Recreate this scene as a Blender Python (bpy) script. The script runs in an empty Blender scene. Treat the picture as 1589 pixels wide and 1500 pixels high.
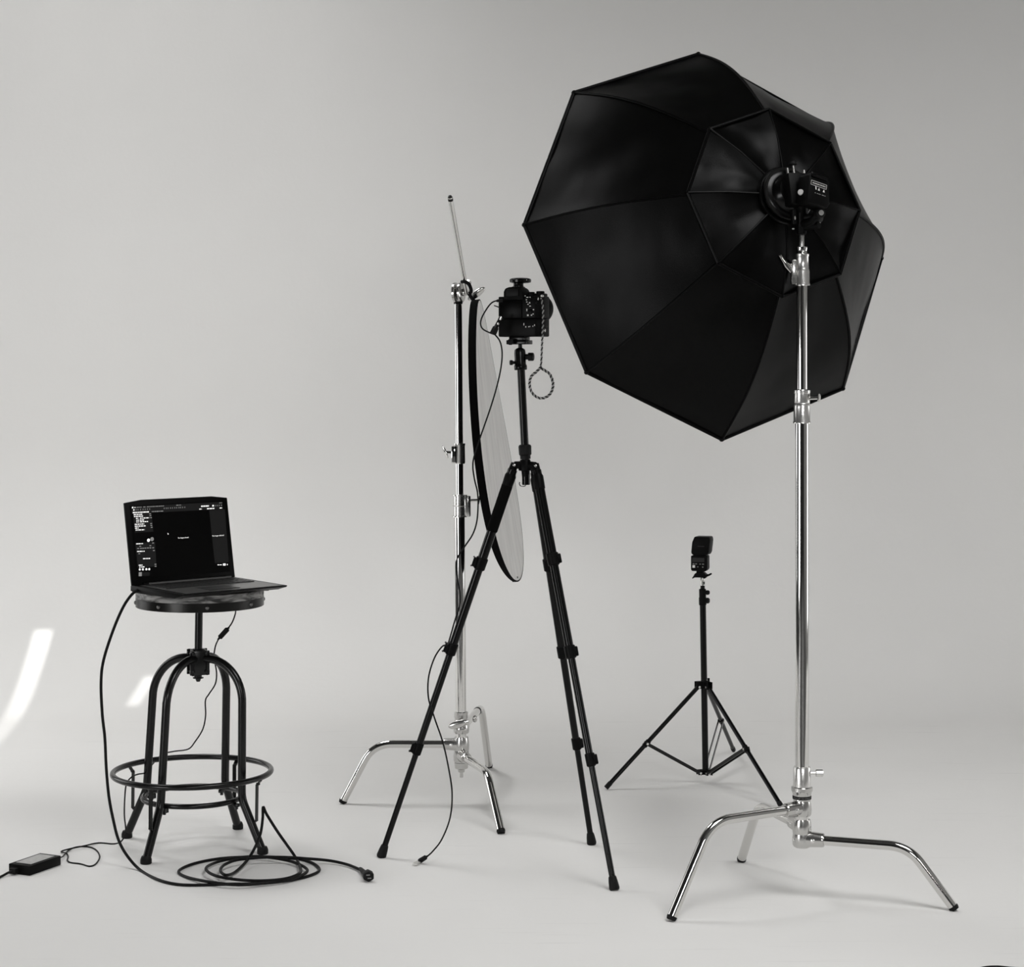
import bpy, bmesh, math, random
from mathutils import Vector as V, Matrix, noise

random.seed(4)
SC = bpy.context.scene
COL = SC.collection

# ------------------------------------------------------------------ camera
FPX, CX, HY, CAMH = 3100.0, 794.5, 580.0, 1.40      # focal length in px, centre column, horizon row, eye height
cam_d = bpy.data.cameras.new('camera'); cam = bpy.data.objects.new('camera', cam_d); COL.objects.link(cam)
cam.location = (0, 0, CAMH); cam.rotation_euler = (math.pi/2, 0, 0)
cam_d.sensor_fit = 'HORIZONTAL'; cam_d.sensor_width = 36; cam_d.lens = FPX/1589*36
cam_d.shift_y = -(750-HY)/1589
cam_d.clip_start = .05; cam_d.clip_end = 100
SC.camera = cam

# ------------------------------------------------------------------ light
SC.view_settings.view_transform = 'Standard'; SC.view_settings.look = 'None'
SC.view_settings.gamma = 1; SC.view_settings.use_curve_mapping = False
SC.view_settings.exposure = 0.62
wd = bpy.data.worlds.new('world'); SC.world = wd; wd.use_nodes = True
wd.node_tree.nodes['Background'].inputs[0].default_value = (.9, .95, 1, 1)
wd.node_tree.nodes['Background'].inputs[1].default_value = 0.5

def area(name, loc, target, sx, sy, watts, spread=180, col=(1, 1, 1)):
    l = bpy.data.lights.new(name, 'AREA'); l.shape = 'RECTANGLE'; l.size = sx; l.size_y = sy
    l.energy = watts; l.color = col; l.spread = math.radians(spread)
    o = bpy.data.objects.new(name, l); COL.objects.link(o); o.location = loc
    o.rotation_euler = (V(target)-V(loc)).to_track_quat('-Z', 'Y').to_euler()
    return o

REAR_Y, LEFT_X, RIGHT_X, BACK_Y, CEIL = -4.2, -3.6, 5.0, 9.1, 4.6
# daylight through the clerestory windows of the wall behind the camera
for wx, wt in ((.8, 48), (2.8, 44)):
    area('clerestory_daylight', (wx, REAR_Y+.06, 3.15), (wx, 20, 3.15), 1.3, .7, wt)
# overhead fill from two unseen skylight wells, added to balance floor and wall: x0, x1, y0, y1, top, watts
ADDED_SKYLIGHTS = ((-3.4, -1.2, 6.5, 8.3, 6.0, 96), (.8, 3.4, 1.2, 4.2, 5.4, 146))
for x0, x1, y0, y1, zt_, wt in ADDED_SKYLIGHTS:
    area('added_overhead_fill', ((x0+x1)/2, (y0+y1)/2, zt_), ((x0+x1)/2, (y0+y1)/2+.001, 0), y1-y0-.06, x1-x0-.06, wt)
# fill from two unseen left-wall windows, added to light wall and softbox
ADDED_LEFT_WINDOWS = ((.2, 3.0, .25, 1.55), (6.1, 7.9, .4, 2.4))
for (y0, y1, z0, z1), wt in zip(ADDED_LEFT_WINDOWS, (66, 16)):
    area('added_side_fill', (LEFT_X+.06, (y0+y1)/2, (z0+z1)/2), (20, (y0+y1)/2, (z0+z1)/2), y1-y0, z1-z0, wt)
# fill from an unseen right-wall window, added to brighten reflector and wall
ADDED_RIGHT_WINDOW = (5.4, 7.6, .2, 1.7)
area('added_side_fill', (RIGHT_X-.06, 6.5, .95), (-20, 6.5, .95), 2.2, 1.5, 17)
# low sun behind the camera: two gaps added high in the rear wall shape its patches
SUN_DIR = V((-.14, 1, -.30)).normalized()
sun_d = bpy.data.lights.new('sun', 'SUN'); sun_d.energy = 2.0; sun_d.angle = math.radians(.16); sun_d.color = (1, .99, .97)
sun = bpy.data.objects.new('sun', sun_d); COL.objects.link(sun); sun.location = (0, -3, 4)
sun.rotation_euler = SUN_DIR.to_track_quat('-Z', 'Y').to_euler()
def gap_at(p):                                   # where the sun ray that lands on p crosses the rear wall
    p = V(p); return p-SUN_DIR*((p.y-(REAR_Y-.02))/SUN_DIR.y)
ADDED_GAPS = [(gap_at((-2.040, 8.30, .055)), .080, .72, .15), (gap_at((-1.555, 8.39, .067)), .052, .165, .42)]   # added openings cut to the sun patches: centre, width, height, lean

# ------------------------------------------------------------------ materials
def mat(name, col, rough=.5, metal=0., spec=.5, bump=None, coat=0, sheen=0):
    m = bpy.data.materials.new(name); m.use_nodes = True
    b = m.node_tree.nodes['Principled BSDF']
    c = col if isinstance(col, tuple) else (col, col*.99, col*.965)
    b.inputs['Base Color'].default_value = (*c, 1); b.inputs['Roughness'].default_value = rough
    b.inputs['Metallic'].default_value = metal; b.inputs['Specular IOR Level'].default_value = spec
    b.inputs['Coat Weight'].default_value = coat; b.inputs['Sheen Weight'].default_value = sheen
    nt = m.node_tree
    tc = nt.nodes.new('ShaderNodeTexCoord')
    sc, st, var = bump or (60, .02, .12)
    n = nt.nodes.new('ShaderNodeTexNoise'); n.inputs['Scale'].default_value = sc; n.inputs['Detail'].default_value = 4
    nt.links.new(tc.outputs['Object'], n.inputs['Vector'])
    bp = nt.nodes.new('ShaderNodeBump'); bp.inputs['Strength'].default_value = st; bp.inputs['Distance'].default_value = .01
    nt.links.new(n.outputs['Fac'], bp.inputs['Height']); nt.links.new(bp.outputs['Normal'], b.inputs['Normal'])
    mx = nt.nodes.new('ShaderNodeMix'); mx.data_type = 'RGBA'
    mx.inputs['A'].default_value = (*[v*(1-var) for v in c], 1); mx.inputs['B'].default_value = (*[min(1, v*(1+var)) for v in c], 1)
    nt.links.new(n.outputs['Fac'], mx.inputs['Factor']); nt.links.new(mx.outputs['Result'], b.inputs['Base Color'])
    return m

def emit(name, v, strength=1.):
    m = bpy.data.materials.new(name); m.use_nodes = True; nt = m.node_tree
    b = nt.nodes['Principled BSDF']; b.inputs['Base Color'].default_value = (.01, .01, .01, 1)
    b.inputs['Roughness'].default_value = .35; b.inputs['Specular IOR Level'].default_value = .05
    b.inputs['Emission Color'].default_value = (v, v*.99, v*.97, 1); b.inputs['Emission Strength'].default_value = strength
    return m

def cyc_material():
    m = bpy.data.materials.new('white_cyclorama_paint'); m.use_nodes = True; nt = m.node_tree
    b = nt.nodes['Principled BSDF']; b.inputs['Roughness'].default_value = .75; b.inputs['Specular IOR Level'].default_value = .3
    tc = nt.nodes.new('ShaderNodeTexCoord')
    n1 = nt.nodes.new('ShaderNodeTexNoise'); n1.inputs['Scale'].default_value = 1.3; n1.inputs['Detail'].default_value = 6
    nt.links.new(tc.outputs['Object'], n1.inputs['Vector'])
    r1 = nt.nodes.new('ShaderNodeMapRange'); r1.inputs['From Min'].default_value = .3; r1.inputs['From Max'].default_value = .7
    r1.inputs['To Min'].default_value = .965; r1.inputs['To Max'].default_value = 1.0
    nt.links.new(n1.outputs['Fac'], r1.inputs['Value'])
    # faint scuff streaks left by shoes and stands
    mp = nt.nodes.new('ShaderNodeMapping'); mp.inputs['Scale'].default_value = (1.2, 26, 1); mp.inputs['Rotation'].default_value = (0, 0, .25)
    nt.links.new(tc.outputs['Object'], mp.inputs['Vector'])
    n2 = nt.nodes.new('ShaderNodeTexNoise'); n2.inputs['Scale'].default_value = 2.2; n2.inputs['Detail'].default_value = 3
    nt.links.new(mp.outputs['Vector'], n2.inputs['Vector'])
    r2 = nt.nodes.new('ShaderNodeMapRange'); r2.inputs['From Min'].default_value = .65; r2.inputs['From Max'].default_value = .75
    r2.inputs['To Min'].default_value = 1.0; r2.inputs['To Max'].default_value = .92
    nt.links.new(n2.outputs['Fac'], r2.inputs['Value'])
    mu = nt.nodes.new('ShaderNodeMath'); mu.operation = 'MULTIPLY'
    sx_ = nt.nodes.new('ShaderNodeSeparateXYZ'); nt.links.new(tc.outputs['Object'], sx_.inputs[0])
    lt = nt.nodes.new('ShaderNodeMath'); lt.operation = 'GREATER_THAN'; lt.inputs[1].default_value = .004; nt.links.new(sx_.outputs['Z'], lt.inputs[0])
    mxs = nt.nodes.new('ShaderNodeMath'); mxs.operation = 'MAXIMUM'; nt.links.new(lt.outputs[0], mxs.inputs[0]); nt.links.new(r2.outputs[0], mxs.inputs[1])
    nt.links.new(r1.outputs[0], mu.inputs[0]); nt.links.new(mxs.outputs[0], mu.inputs[1])
    vm = nt.nodes.new('ShaderNodeVectorMath'); vm.operation = 'SCALE'; vm.inputs[0].default_value = (.82, .812, .795)
    nt.links.new(mu.outputs[0], vm.inputs['Scale']); nt.links.new(vm.outputs[0], b.inputs['Base Color'])
    n3 = nt.nodes.new('ShaderNodeTexNoise'); n3.inputs['Scale'].default_value = 40
    nt.links.new(tc.outputs['Object'], n3.inputs['Vector'])
    bp = nt.nodes.new('ShaderNodeBump'); bp.inputs['Strength'].default_value = .03; bp.inputs['Distance'].default_value = .02
    nt.links.new(n3.outputs['Fac'], bp.inputs['Height']); nt.links.new(bp.outputs['Normal'], b.inputs['Normal'])
    return m

def wood_material():
    m = bpy.data.materials.new('weathered_wood'); m.use_nodes = True; nt = m.node_tree
    b = nt.nodes['Principled BSDF']; b.inputs['Roughness'].default_value = .5
    tc = nt.nodes.new('ShaderNodeTexCoord'); mp = nt.nodes.new('ShaderNodeMapping'); mp.inputs['Scale'].default_value = (7, 7, 30)
    nt.links.new(tc.outputs['Object'], mp.inputs['Vector'])
    n = nt.nodes.new('ShaderNodeTexNoise'); n.inputs['Scale'].default_value = 1.6; n.inputs['Detail'].default_value = 5; n.inputs['Distortion'].default_value = 1.2
    nt.links.new(mp.outputs[0], n.inputs['Vector'])
    cr = nt.nodes.new('ShaderNodeValToRGB'); e = cr.color_ramp.elements
    e[0].position = .42; e[0].color = (.02, .0195, .019, 1); e[1].position = .62; e[1].color = (.34, .335, .325, 1)
    nt.links.new(n.outputs['Fac'], cr.inputs[0]); nt.links.new(cr.outputs[0], b.inputs['Base Color'])
    return m

def fabric_material():
    m = mat('black_nylon', .0012, .36, spec=.085, bump=(420, .08, .2))
    return m

def brush_reflector():
    m = bpy.data.materials.new('soft_white_reflector_cloth'); m.use_nodes = True; nt = m.node_tree
    b = nt.nodes['Principled BSDF']; b.inputs['Roughness'].default_value = .38; b.inputs['Metallic'].default_value = .75
    tc = nt.nodes.new('ShaderNodeTexCoord'); mp = nt.nodes.new('ShaderNodeMapping'); mp.inputs['Scale'].default_value = (6, 9, 1.2)
    nt.links.new(tc.outputs['Object'], mp.inputs['Vector'])
    n = nt.nodes.new('ShaderNodeTexNoise'); n.inputs['Scale'].default_value = 2.4; n.inputs['Detail'].default_value = 3
    nt.links.new(mp.outputs[0], n.inputs['Vector'])
    cr = nt.nodes.new('ShaderNodeValToRGB'); e = cr.color_ramp.elements
    e[0].position = .35; e[0].color = (.78, .77, .76, 1); e[1].position = .6; e[1].color = (.90, .89, .875, 1)
    nt.links.new(n.outputs['Fac'], cr.inputs[0]); nt.links.new(cr.outputs[0], b.inputs['Base Color'])
    tr = nt.nodes.new('ShaderNodeBsdfTranslucent'); nt.links.new(cr.outputs[0], tr.inputs['Color'])
    ms = nt.nodes.new('ShaderNodeMixShader'); ms.inputs[0].default_value = .08
    nt.links.new(b.outputs[0], ms.inputs[1]); nt.links.new(tr.outputs[0], ms.inputs[2])
    nt.links.new(ms.outputs[0], nt.nodes['Material Output'].inputs['Surface'])
    return m

M = dict(
    cyc=cyc_material(), wood=wood_material(), nylon=fabric_material(), refl=brush_reflector(),
    dark=mat('dark_studio_paint', .05, .8), grey=mat('grey_studio_paint', .30, .8), frame=mat('window_frame_paint', .04, .5), ceilpaint=mat('dark_grey_ceiling_paint', .07, .8), satin=mat('satin_chrome', .74, .27, .95, bump=(30, .02, .04)), concrete=mat('dark_concrete', .07, .6), sun_block=mat('opaque_sun_block', .7, .6),  # last one is opaque, added to keep direct sun out of the openings
    blackmetal=mat('black_enamel', .004, .25, spec=.35), blackplastic=mat('black_plastic', .002, .45, spec=.09),
    softblack=mat('matte_black', .003, .7, spec=.12), rubber=mat('black_rubber', .003, .55, spec=.2), cable=mat('black_cable_jacket', .003, .45, spec=.15),
    anod=mat('black_anodised', .002, .22, spec=.20), foam=mat('black_foam', .003, .95, spec=.06),
    band=mat('dark_steel_band', .028, .30, .9), rivet=mat('steel_rivet', .16, .4, .9),
    chrome=mat('polished_chrome', .70, .07, 1, bump=(8, .004, .03)), cast=mat('cast_chrome', .58, .22, 1, bump=(30, .05, .08)),
    white=mat('white_print', .75, .6), grey_print=mat('grey_print', .22, .6), lcd=mat('dark_lcd', .018, .4, spec=.2),
    label=mat('grey_sticker', .42, .45, bump=(70, .01, .35)), steel=mat('bright_steel', .75, .25, 1),
    screen=mat('laptop_glass', .002, .35, spec=.06), ui_panel=emit('screen_panel_light', .0045), ui_text=emit('screen_text_light', .8),
    ui_mid=emit('screen_dim_light', .16), deck=mat('laptop_deck', .07, .30, spec=.9), key=mat('laptop_key', .012, .45),
    strand_l=mat('pale_cord', .35, .8), strand_d=mat('dark_cord', .012, .8), diffuser=mat('white_diffuser_cloth', .8, .8),
)

# ------------------------------------------------------------------ mesh helpers
def P(x, y, d):
    """point seen at photo pixel (x, y) that stands d metres in front of the camera"""
    return V(((x-CX)*d/FPX, d, CAMH-(y-HY)*d/FPX))
def G(x, y, z=0.):
    """point at height z seen at photo pixel (x, y)"""
    d = (CAMH-z)*FPX/(y-HY); return V(((x-CX)*d/FPX, d, z))
def norm(v): return V(v).normalized()
def perp(a):
    a = norm(a); u = a.cross(V((0, 0, 1)))
    if u.length < 1e-3: u = a.cross(V((0, 1, 0)))
    u.normalize(); return u, a.cross(u).normalized()
def spline(pts, k=8):
    p = [V(q) for q in pts]; p = [2*p[0]-p[1]]+p+[2*p[-1]-p[-2]]; out = []
    for i in range(1, len(p)-2):
        a, b, c, d = p[i-1:i+3]
        for j in range(k):
            t = j/k
            out.append(.5*((2*b)+(c-a)*t+(2*a-5*b+4*c-d)*t*t+(3*b-a-3*c+d)*t**3))
    out.append(p[-2]); return out
def fillet(pts, r, k=8):
    """polyline with rounded corners"""
    pts = [V(p) for p in pts]; out = [pts[0]]
    for i in range(1, len(pts)-1):
        a, b, c = pts[i-1:i+2]; u = (a-b).normalized(); w = (c-b).normalized()
        ang = u.angle(w); t = min(r/math.tan(ang/2), (a-b).length*.48, (c-b).length*.48)
        p0, p1 = b+u*t, b+w*t
        for j in range(k+1):
            s = j/k; out.append((1-s)**2*p0+2*s*(1-s)*b+s*s*p1)
    out.append(pts[-1]); return out

class MB:
    def __init__(s): s.bm = bmesh.new()
    def tube(s, pts, r, n=12, cap=True, closed=False):
        bm = s.bm; pts = [V(p) for p in pts]; N = len(pts)
        rr = r if isinstance(r, (list, tuple)) else [r]*N
        rings = []; u = None
        for i, p in enumerate(pts):
            if closed: t = (pts[(i+1) % N]-pts[i-1]).normalized()
            else: t = ((pts[i+1]-p if i == 0 else p-pts[i-1] if i == N-1 else pts[i+1]-pts[i-1])).normalized()
            if u is None: u = perp(t)[0]
            u = (u-t*u.dot(t)).normalized(); w = t.cross(u)
            rings.append([bm.verts.new(p+rr[i]*(math.cos(2*math.pi*j/n)*u+math.sin(2*math.pi*j/n)*w)) for j in range(n)])
        for i in range(N if closed else N-1):
            a, b = rings[i], rings[(i+1) % N]
            for j in range(n): bm.faces.new((a[j], a[(j+1) % n], b[(j+1) % n], b[j]))
        if cap and not closed:
            bm.faces.new(rings[0][::-1]); bm.faces.new(rings[-1])
        return s
    def lathe(s, p0, axis, prof, n=28):
        """prof: list of (distance along axis, radius)"""
        bm = s.bm; a = norm(axis); u, w = perp(a); p0 = V(p0); rings = []
        for t, r in prof:
            rings.append([bm.verts.new(p0+a*t+max(r, 1e-5)*(math.cos(2*math.pi*j/n)*u+math.sin(2*math.pi*j/n)*w)) for j in range(n)])
        for a_, b_ in zip(rings, rings[1:]):
            for j in range(n): bm.faces.new((a_[j], a_[(j+1) % n], b_[(j+1) % n], b_[j]))
        bm.faces.new(rings[0][::-1]); bm.faces.new(rings[-1]); return s
    def cyl(s, p0, p1, r0, r1=None, n=20, bev=.0):
        p0, p1 = V(p0), V(p1); L = (p1-p0).length; r1 = r0 if r1 is None else r1
        pr = [(0, r0), (L, r1)] if not bev else [(0, r0-bev), (bev, r0), (L-bev, r1), (L, r1-bev)]
        return s.lathe(p0, p1-p0, pr, n)
    def box(s, c, size, ex=(1, 0, 0), ey=(0, 1, 0), bev=0., seg=2):
        ex, ey = norm(ex), V(ey); ey = (ey-ex*ey.dot(ex)).normalized(); ez = ex.cross(ey); c = V(c)
        hx, hy, hz = [v/2 for v in size]; t = bmesh.new()
        bmesh.ops.create_cube(t, size=1)
        for v in t.verts: v.co = c+ex*v.co.x*hx*2+ey*v.co.y*hy*2+ez*v.co.z*hz*2
        if bev: bmesh.ops.bevel(t, geom=t.edges[:]+t.verts[:], offset=bev, segments=seg, profile=.5, affect='EDGES')
        s.merge(t); return s
    def merge(s, t):
        mp = {v: s.bm.verts.new(v.co) for v in t.verts}
        for f in t.faces:
            try: s.bm.faces.new([mp[v] for v in f.verts])
            except ValueError: pass
        t.free()
    def torus(s, c, nrm, R, r, N=64, n=12):
        u, w = perp(nrm); c = V(c)
        return s.tube([c+R*(math.cos(2*math.pi*i/N)*u+math.sin(2*math.pi*i/N)*w) for i in range(N)], r, n, closed=True)
    def blob(s, c, a, b, d, n=16):
        """ellipsoid with half-axis vectors a, b, d"""
        t = bmesh.new(); bmesh.ops.create_uvsphere(t, u_segments=n, v_segments=n//2, radius=1); c = V(c)
        for v in t.verts: v.co = c+V(a)*v.co.x+V(b)*v.co.y+V(d)*v.co.z
        s.merge(t); return s
    def prism(s, poly, depth, bev=0):
        """closed polygon of points, extruded by a vector"""
        t = bmesh.new(); d = V(depth); a = [t.verts.new(V(p)) for p in poly]; b = [t.verts.new(V(p)+d) for p in poly]; n = len(a)
        t.faces.new(a[::-1]); t.faces.new(b)
        for i in range(n): t.faces.new((a[i], a[(i+1) % n], b[(i+1) % n], b[i]))
        bmesh.ops.recalc_face_normals(t, faces=t.faces[:])
        if bev: bmesh.ops.bevel(t, geom=t.edges[:], offset=bev, segments=2, profile=.5, affect='EDGES')
        s.merge(t); return s
    def quad(s, a, b, c, d): s.bm.faces.new([s.bm.verts.new(V(p)) for p in (a, b, c, d)]); return s
    def grid(s, fn, nu, nv):
        vs = [[s.bm.verts.new(fn(i/nu, j/nv)) for j in range(nv+1)] for i in range(nu+1)]
        for i in range(nu):
            for j in range(nv): s.bm.faces.new((vs[i][j], vs[i+1][j], vs[i+1][j+1], vs[i][j+1]))
        return s
    def obj(s, name, m, parent=None, label=None, ang=38, fix=True):
        bm = s.bm
        if fix: bmesh.ops.recalc_face_normals(bm, faces=bm.faces[:])
        off = ROOT.get(parent.name, V((0, 0, 0))) if parent else V((0, 0, 0))
        for v in bm.verts: v.co -= off
        me = bpy.data.meshes.new(name); bm.to_mesh(me); bm.free()
        me.shade_smooth(); me.set_sharp_from_angle(angle=math.radians(ang))
        o = bpy.data.objects.new(name, me); COL.objects.link(o); me.materials.append(M[m] if isinstance(m, str) else m)
        if parent: o.parent = parent; ROOT[o.name] = off
        if label: o['label'] = label
        return o

ROOT = {}
def thing(name, loc, label, cat, group=None):
    o = bpy.data.objects.new(name, None); COL.objects.link(o); o.location = loc; o.empty_display_size = .05
    ROOT[o.name] = V(loc); o['label'] = label; o['category'] = cat
    if group: o['group'] = group
    return o
def tag(o, label, cat, group=None):
    o['label'] = label; o['category'] = cat
    if group: o['group'] = group
    return o
def struct(o): o['kind'] = 'structure'; return o
def text_mesh(mb, txt, org, ex, ey, width, height):
    """flat lettering added to mb: origin bottom-left, along ex, up ey"""
    cu = bpy.data.curves.new('t', 'FONT'); cu.body = txt; cu.resolution_u = 2
    o = bpy.data.objects.new('t', cu); COL.objects.link(o)
    dg = bpy.context.evaluated_depsgraph_get(); me = o.evaluated_get(dg).to_mesh()
    xs = [v.co.x for v in me.vertices]; ys = [v.co.y for v in me.vertices]
    x0, x1, y0, y1 = min(xs), max(xs), min(ys), max(ys); vs = []
    for v in me.vertices:
        vs.append(mb.bm.verts.new(V(org)+V(ex)*((v.co.x-x0)/(x1-x0)*width)+V(ey)*((v.co.y-y0)/(y1-y0)*height)))
    for p in me.polygons:
        try: mb.bm.faces.new([vs[i] for i in p.vertices])
        except ValueError: pass
    o.evaluated_get(dg).to_mesh_clear(); bpy.data.objects.remove(o); bpy.data.curves.remove(cu)

# ------------------------------------------------------------------ the setting
COVE0, COVER = 8.0, BACK_Y-8.0
def cyc_profile():
    pr = []
    for i in range(41):
        a = i/40*math.pi/2; pr.append((COVE0+COVER*math.sin(a), COVER*(1-math.cos(a))))
    pr.append((BACK_Y, CEIL)); return pr
CYC0 = 3.9                                      # front edge of the white painted floor; bare studio floor before it
m = MB(); m.box(((LEFT_X+RIGHT_X)/2, (COVE0+CYC0)/2, -.05), (RIGHT_X-LEFT_X, COVE0-CYC0, .1)); struct(m.obj('floor', 'cyc'))
m = MB(); m.box(((LEFT_X+RIGHT_X)/2, (CYC0+REAR_Y)/2, -.05), (RIGHT_X-LEFT_X, CYC0-REAR_Y, .1)); struct(m.obj('floor', 'concrete'))
m = MB(); pr = cyc_profile()
rows = [[m.bm.verts.new((x, y, z)) for y, z in pr] for x in (LEFT_X, RIGHT_X)]
for i in range(len(pr)-1): m.bm.faces.new((rows[0][i], rows[1][i], rows[1][i+1], rows[0][i+1]))
back = [[m.bm.verts.new((x, y, z)) for y, z in ((COVE0, -.1), (BACK_Y+.15, -.1), (BACK_Y+.15, CEIL))] for x in (LEFT_X, RIGHT_X)]
for i in range(2): m.bm.faces.new((back[0][i], back[0][i+1], back[1][i+1], back[1][i]))
struct(m.obj('wall_back', 'cyc', ang=60, fix=False))
def wall_with_holes(name, m_, axis, pos, thick, a0, a1, z0, z1, holes):
    """wall made of blocks around rectangular openings; axis 'x' means the wall plane is x = pos"""
    mb = MB(); cuts = sorted({a0, a1, *[h[0] for h in holes], *[h[1] for h in holes]})
    for p, q in zip(cuts, cuts[1:]):
        hs = [h for h in holes if h[0] <= p and h[1] >= q]
        spans = [(z0, z1)] if not hs else [(z0, hs[0][2]), (hs[0][3], z1)]
        for s0, s1 in spans:
            if axis == 'x': mb.box((pos, (p+q)/2, (s0+s1)/2), (thick, q-p, s1-s0))
            else: mb.box(((p+q)/2, pos, (s0+s1)/2), (q-p, thick, s1-s0))
    return struct(mb.obj(name, m_))
holes_r = [(wx-.65, wx+.65, 2.8, 3.5) for wx in (.8, 2.8)]
def rear_wall():
    """thin rear wall: blocks round the windows, and a band above them cut by the two added leaning gaps"""
    mb = MB(); y0, th = REAR_Y-.02, .04; zb_, zt_ = 3.50, 4.30
    def blk(x0, x1, z0, z1): mb.box(((x0+x1)/2, y0, (z0+z1)/2), (x1-x0, th, z1-z0))
    cuts = sorted({LEFT_X, RIGHT_X, *[h[0] for h in holes_r], *[h[1] for h in holes_r]})
    for p, q in zip(cuts, cuts[1:]):
        hs = [h for h in holes_r if h[0] <= p and h[1] >= q]
        for s0, s1 in ([(0, zb_)] if not hs else [(0, hs[0][2]), (hs[0][3], zb_)]): blk(p, q, s0, s1)
    blk(LEFT_X, RIGHT_X, zt_, CEIL)
    def slab(q): mb.prism([V((x, y0-th/2, z)) for x, z in q], V((0, th, 0)))
    x = LEFT_X
    for c, w, h, lean in ADDED_GAPS:
        lo, hi = c.z-h/2, c.z+h/2; xl = lambda z, sg: c.x+lean*(z-c.z)+sg*w/2
        m0, m1 = c.x-.18, c.x+.18
        blk(x, m0, zb_, zt_)
        blk(m0, m1, zb_, lo); blk(m0, m1, hi, zt_)
        slab([(m0, lo), (xl(lo, -1), lo), (xl(hi, -1), hi), (m0, hi)]); slab([(xl(lo, 1), lo), (m1, lo), (m1, hi), (xl(hi, 1), hi)])
        x = m1
    blk(x, RIGHT_X, zb_, zt_)
    struct(mb.obj('wall_rear', 'dark'))
rear_wall()
wall_with_holes('wall_left', 'dark', 'x', LEFT_X-.1, .2, REAR_Y, BACK_Y, 0, CEIL, ADDED_LEFT_WINDOWS)
wall_with_holes('wall_right', 'grey', 'x', RIGHT_X+.1, .2, REAR_Y, BACK_Y, 0, CEIL, [ADDED_RIGHT_WINDOW])
m = MB(); cuts = sorted({LEFT_X, RIGHT_X, *[k[0] for k in ADDED_SKYLIGHTS], *[k[1] for k in ADDED_SKYLIGHTS]})
for p, q in zip(cuts, cuts[1:]):
    hs = [k for k in ADDED_SKYLIGHTS if k[0] <= p and k[1] >= q]
    for y0, y1 in ([(REAR_Y, BACK_Y)] if not hs else [(REAR_Y, hs[0][2]), (hs[0][3], BACK_Y)]):
        m.box(((p+q)/2, (y0+y1)/2, CEIL+.05), (q-p, y1-y0, .1))
struct(m.obj('ceiling', 'ceilpaint'))
for i, (x0, x1, y0, y1, zt_, wt) in enumerate(ADDED_SKYLIGHTS):  # added wells, shaped to cut the fill off the upper wall
    m = MB(); zc, hh = (CEIL+.1+zt_+.1)/2, zt_-CEIL
    for x in (x0-.04, x1+.04): m.box((x, (y0+y1)/2, zc), (.08, y1-y0+.16, hh))
    for y in (y0-.04, y1+.04): m.box(((x0+x1)/2, y, zc), (x1-x0, .08, hh))
    w_ = struct(m.obj('added_well_%d' % (i+1), 'grey'))
    MB().box(((x0+x1)/2, (y0+y1)/2, zt_+.12), (x1-x0+.3, y1-y0+.3, .04)).obj('pane', 'sun_block', w_)  # opaque cap, added to stop sun entering the well
def window(name, axis, pos, a0, a1, z0, z1, bars):
    mb = MB(); t = .05
    def bx(p, q, s0, s1):
        if axis == 'x': mb.box((pos, (p+q)/2, (s0+s1)/2), (.08, q-p, s1-s0))
        else: mb.box(((p+q)/2, pos, (s0+s1)/2), (q-p, .08, s1-s0))
    bx(a0, a1, z0, z0+t); bx(a0, a1, z1-t, z1); bx(a0, a0+t, z0+t, z1-t); bx(a1-t, a1, z0+t, z1-t)
    for i in range(1, bars): c = a0+(a1-a0)*i/bars; bx(c-.02, c+.02, z0+t, z1-t)
    o = struct(mb.obj(name, 'frame')); g = MB()
    e = .03 if axis == 'x' and pos > 0 else -.03
    if axis == 'x': g.box((pos+e, (a0+a1)/2, (z0+z1)/2), (.01, a1-a0, z1-z0))
    else: g.box(((a0+a1)/2, pos+e, (z0+z1)/2), (a1-a0, .01, z1-z0))
    g.obj('pane', 'sun_block', o); return o  # opaque sheet, added to hold back the direct sun
for i, h in enumerate(holes_r): window('window_%d' % (i+1), 'y', REAR_Y-.06, *h, 2)
window('window_5', 'x', RIGHT_X+.12, *ADDED_RIGHT_WINDOW, 2)  # unseen opening, added for the right-hand fill
for i, h in enumerate(ADDED_LEFT_WINDOWS): window('window_%d' % (i+3), 'x', LEFT_X-.12, *h, 2)  # unseen openings, added for the left-hand fill

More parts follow.
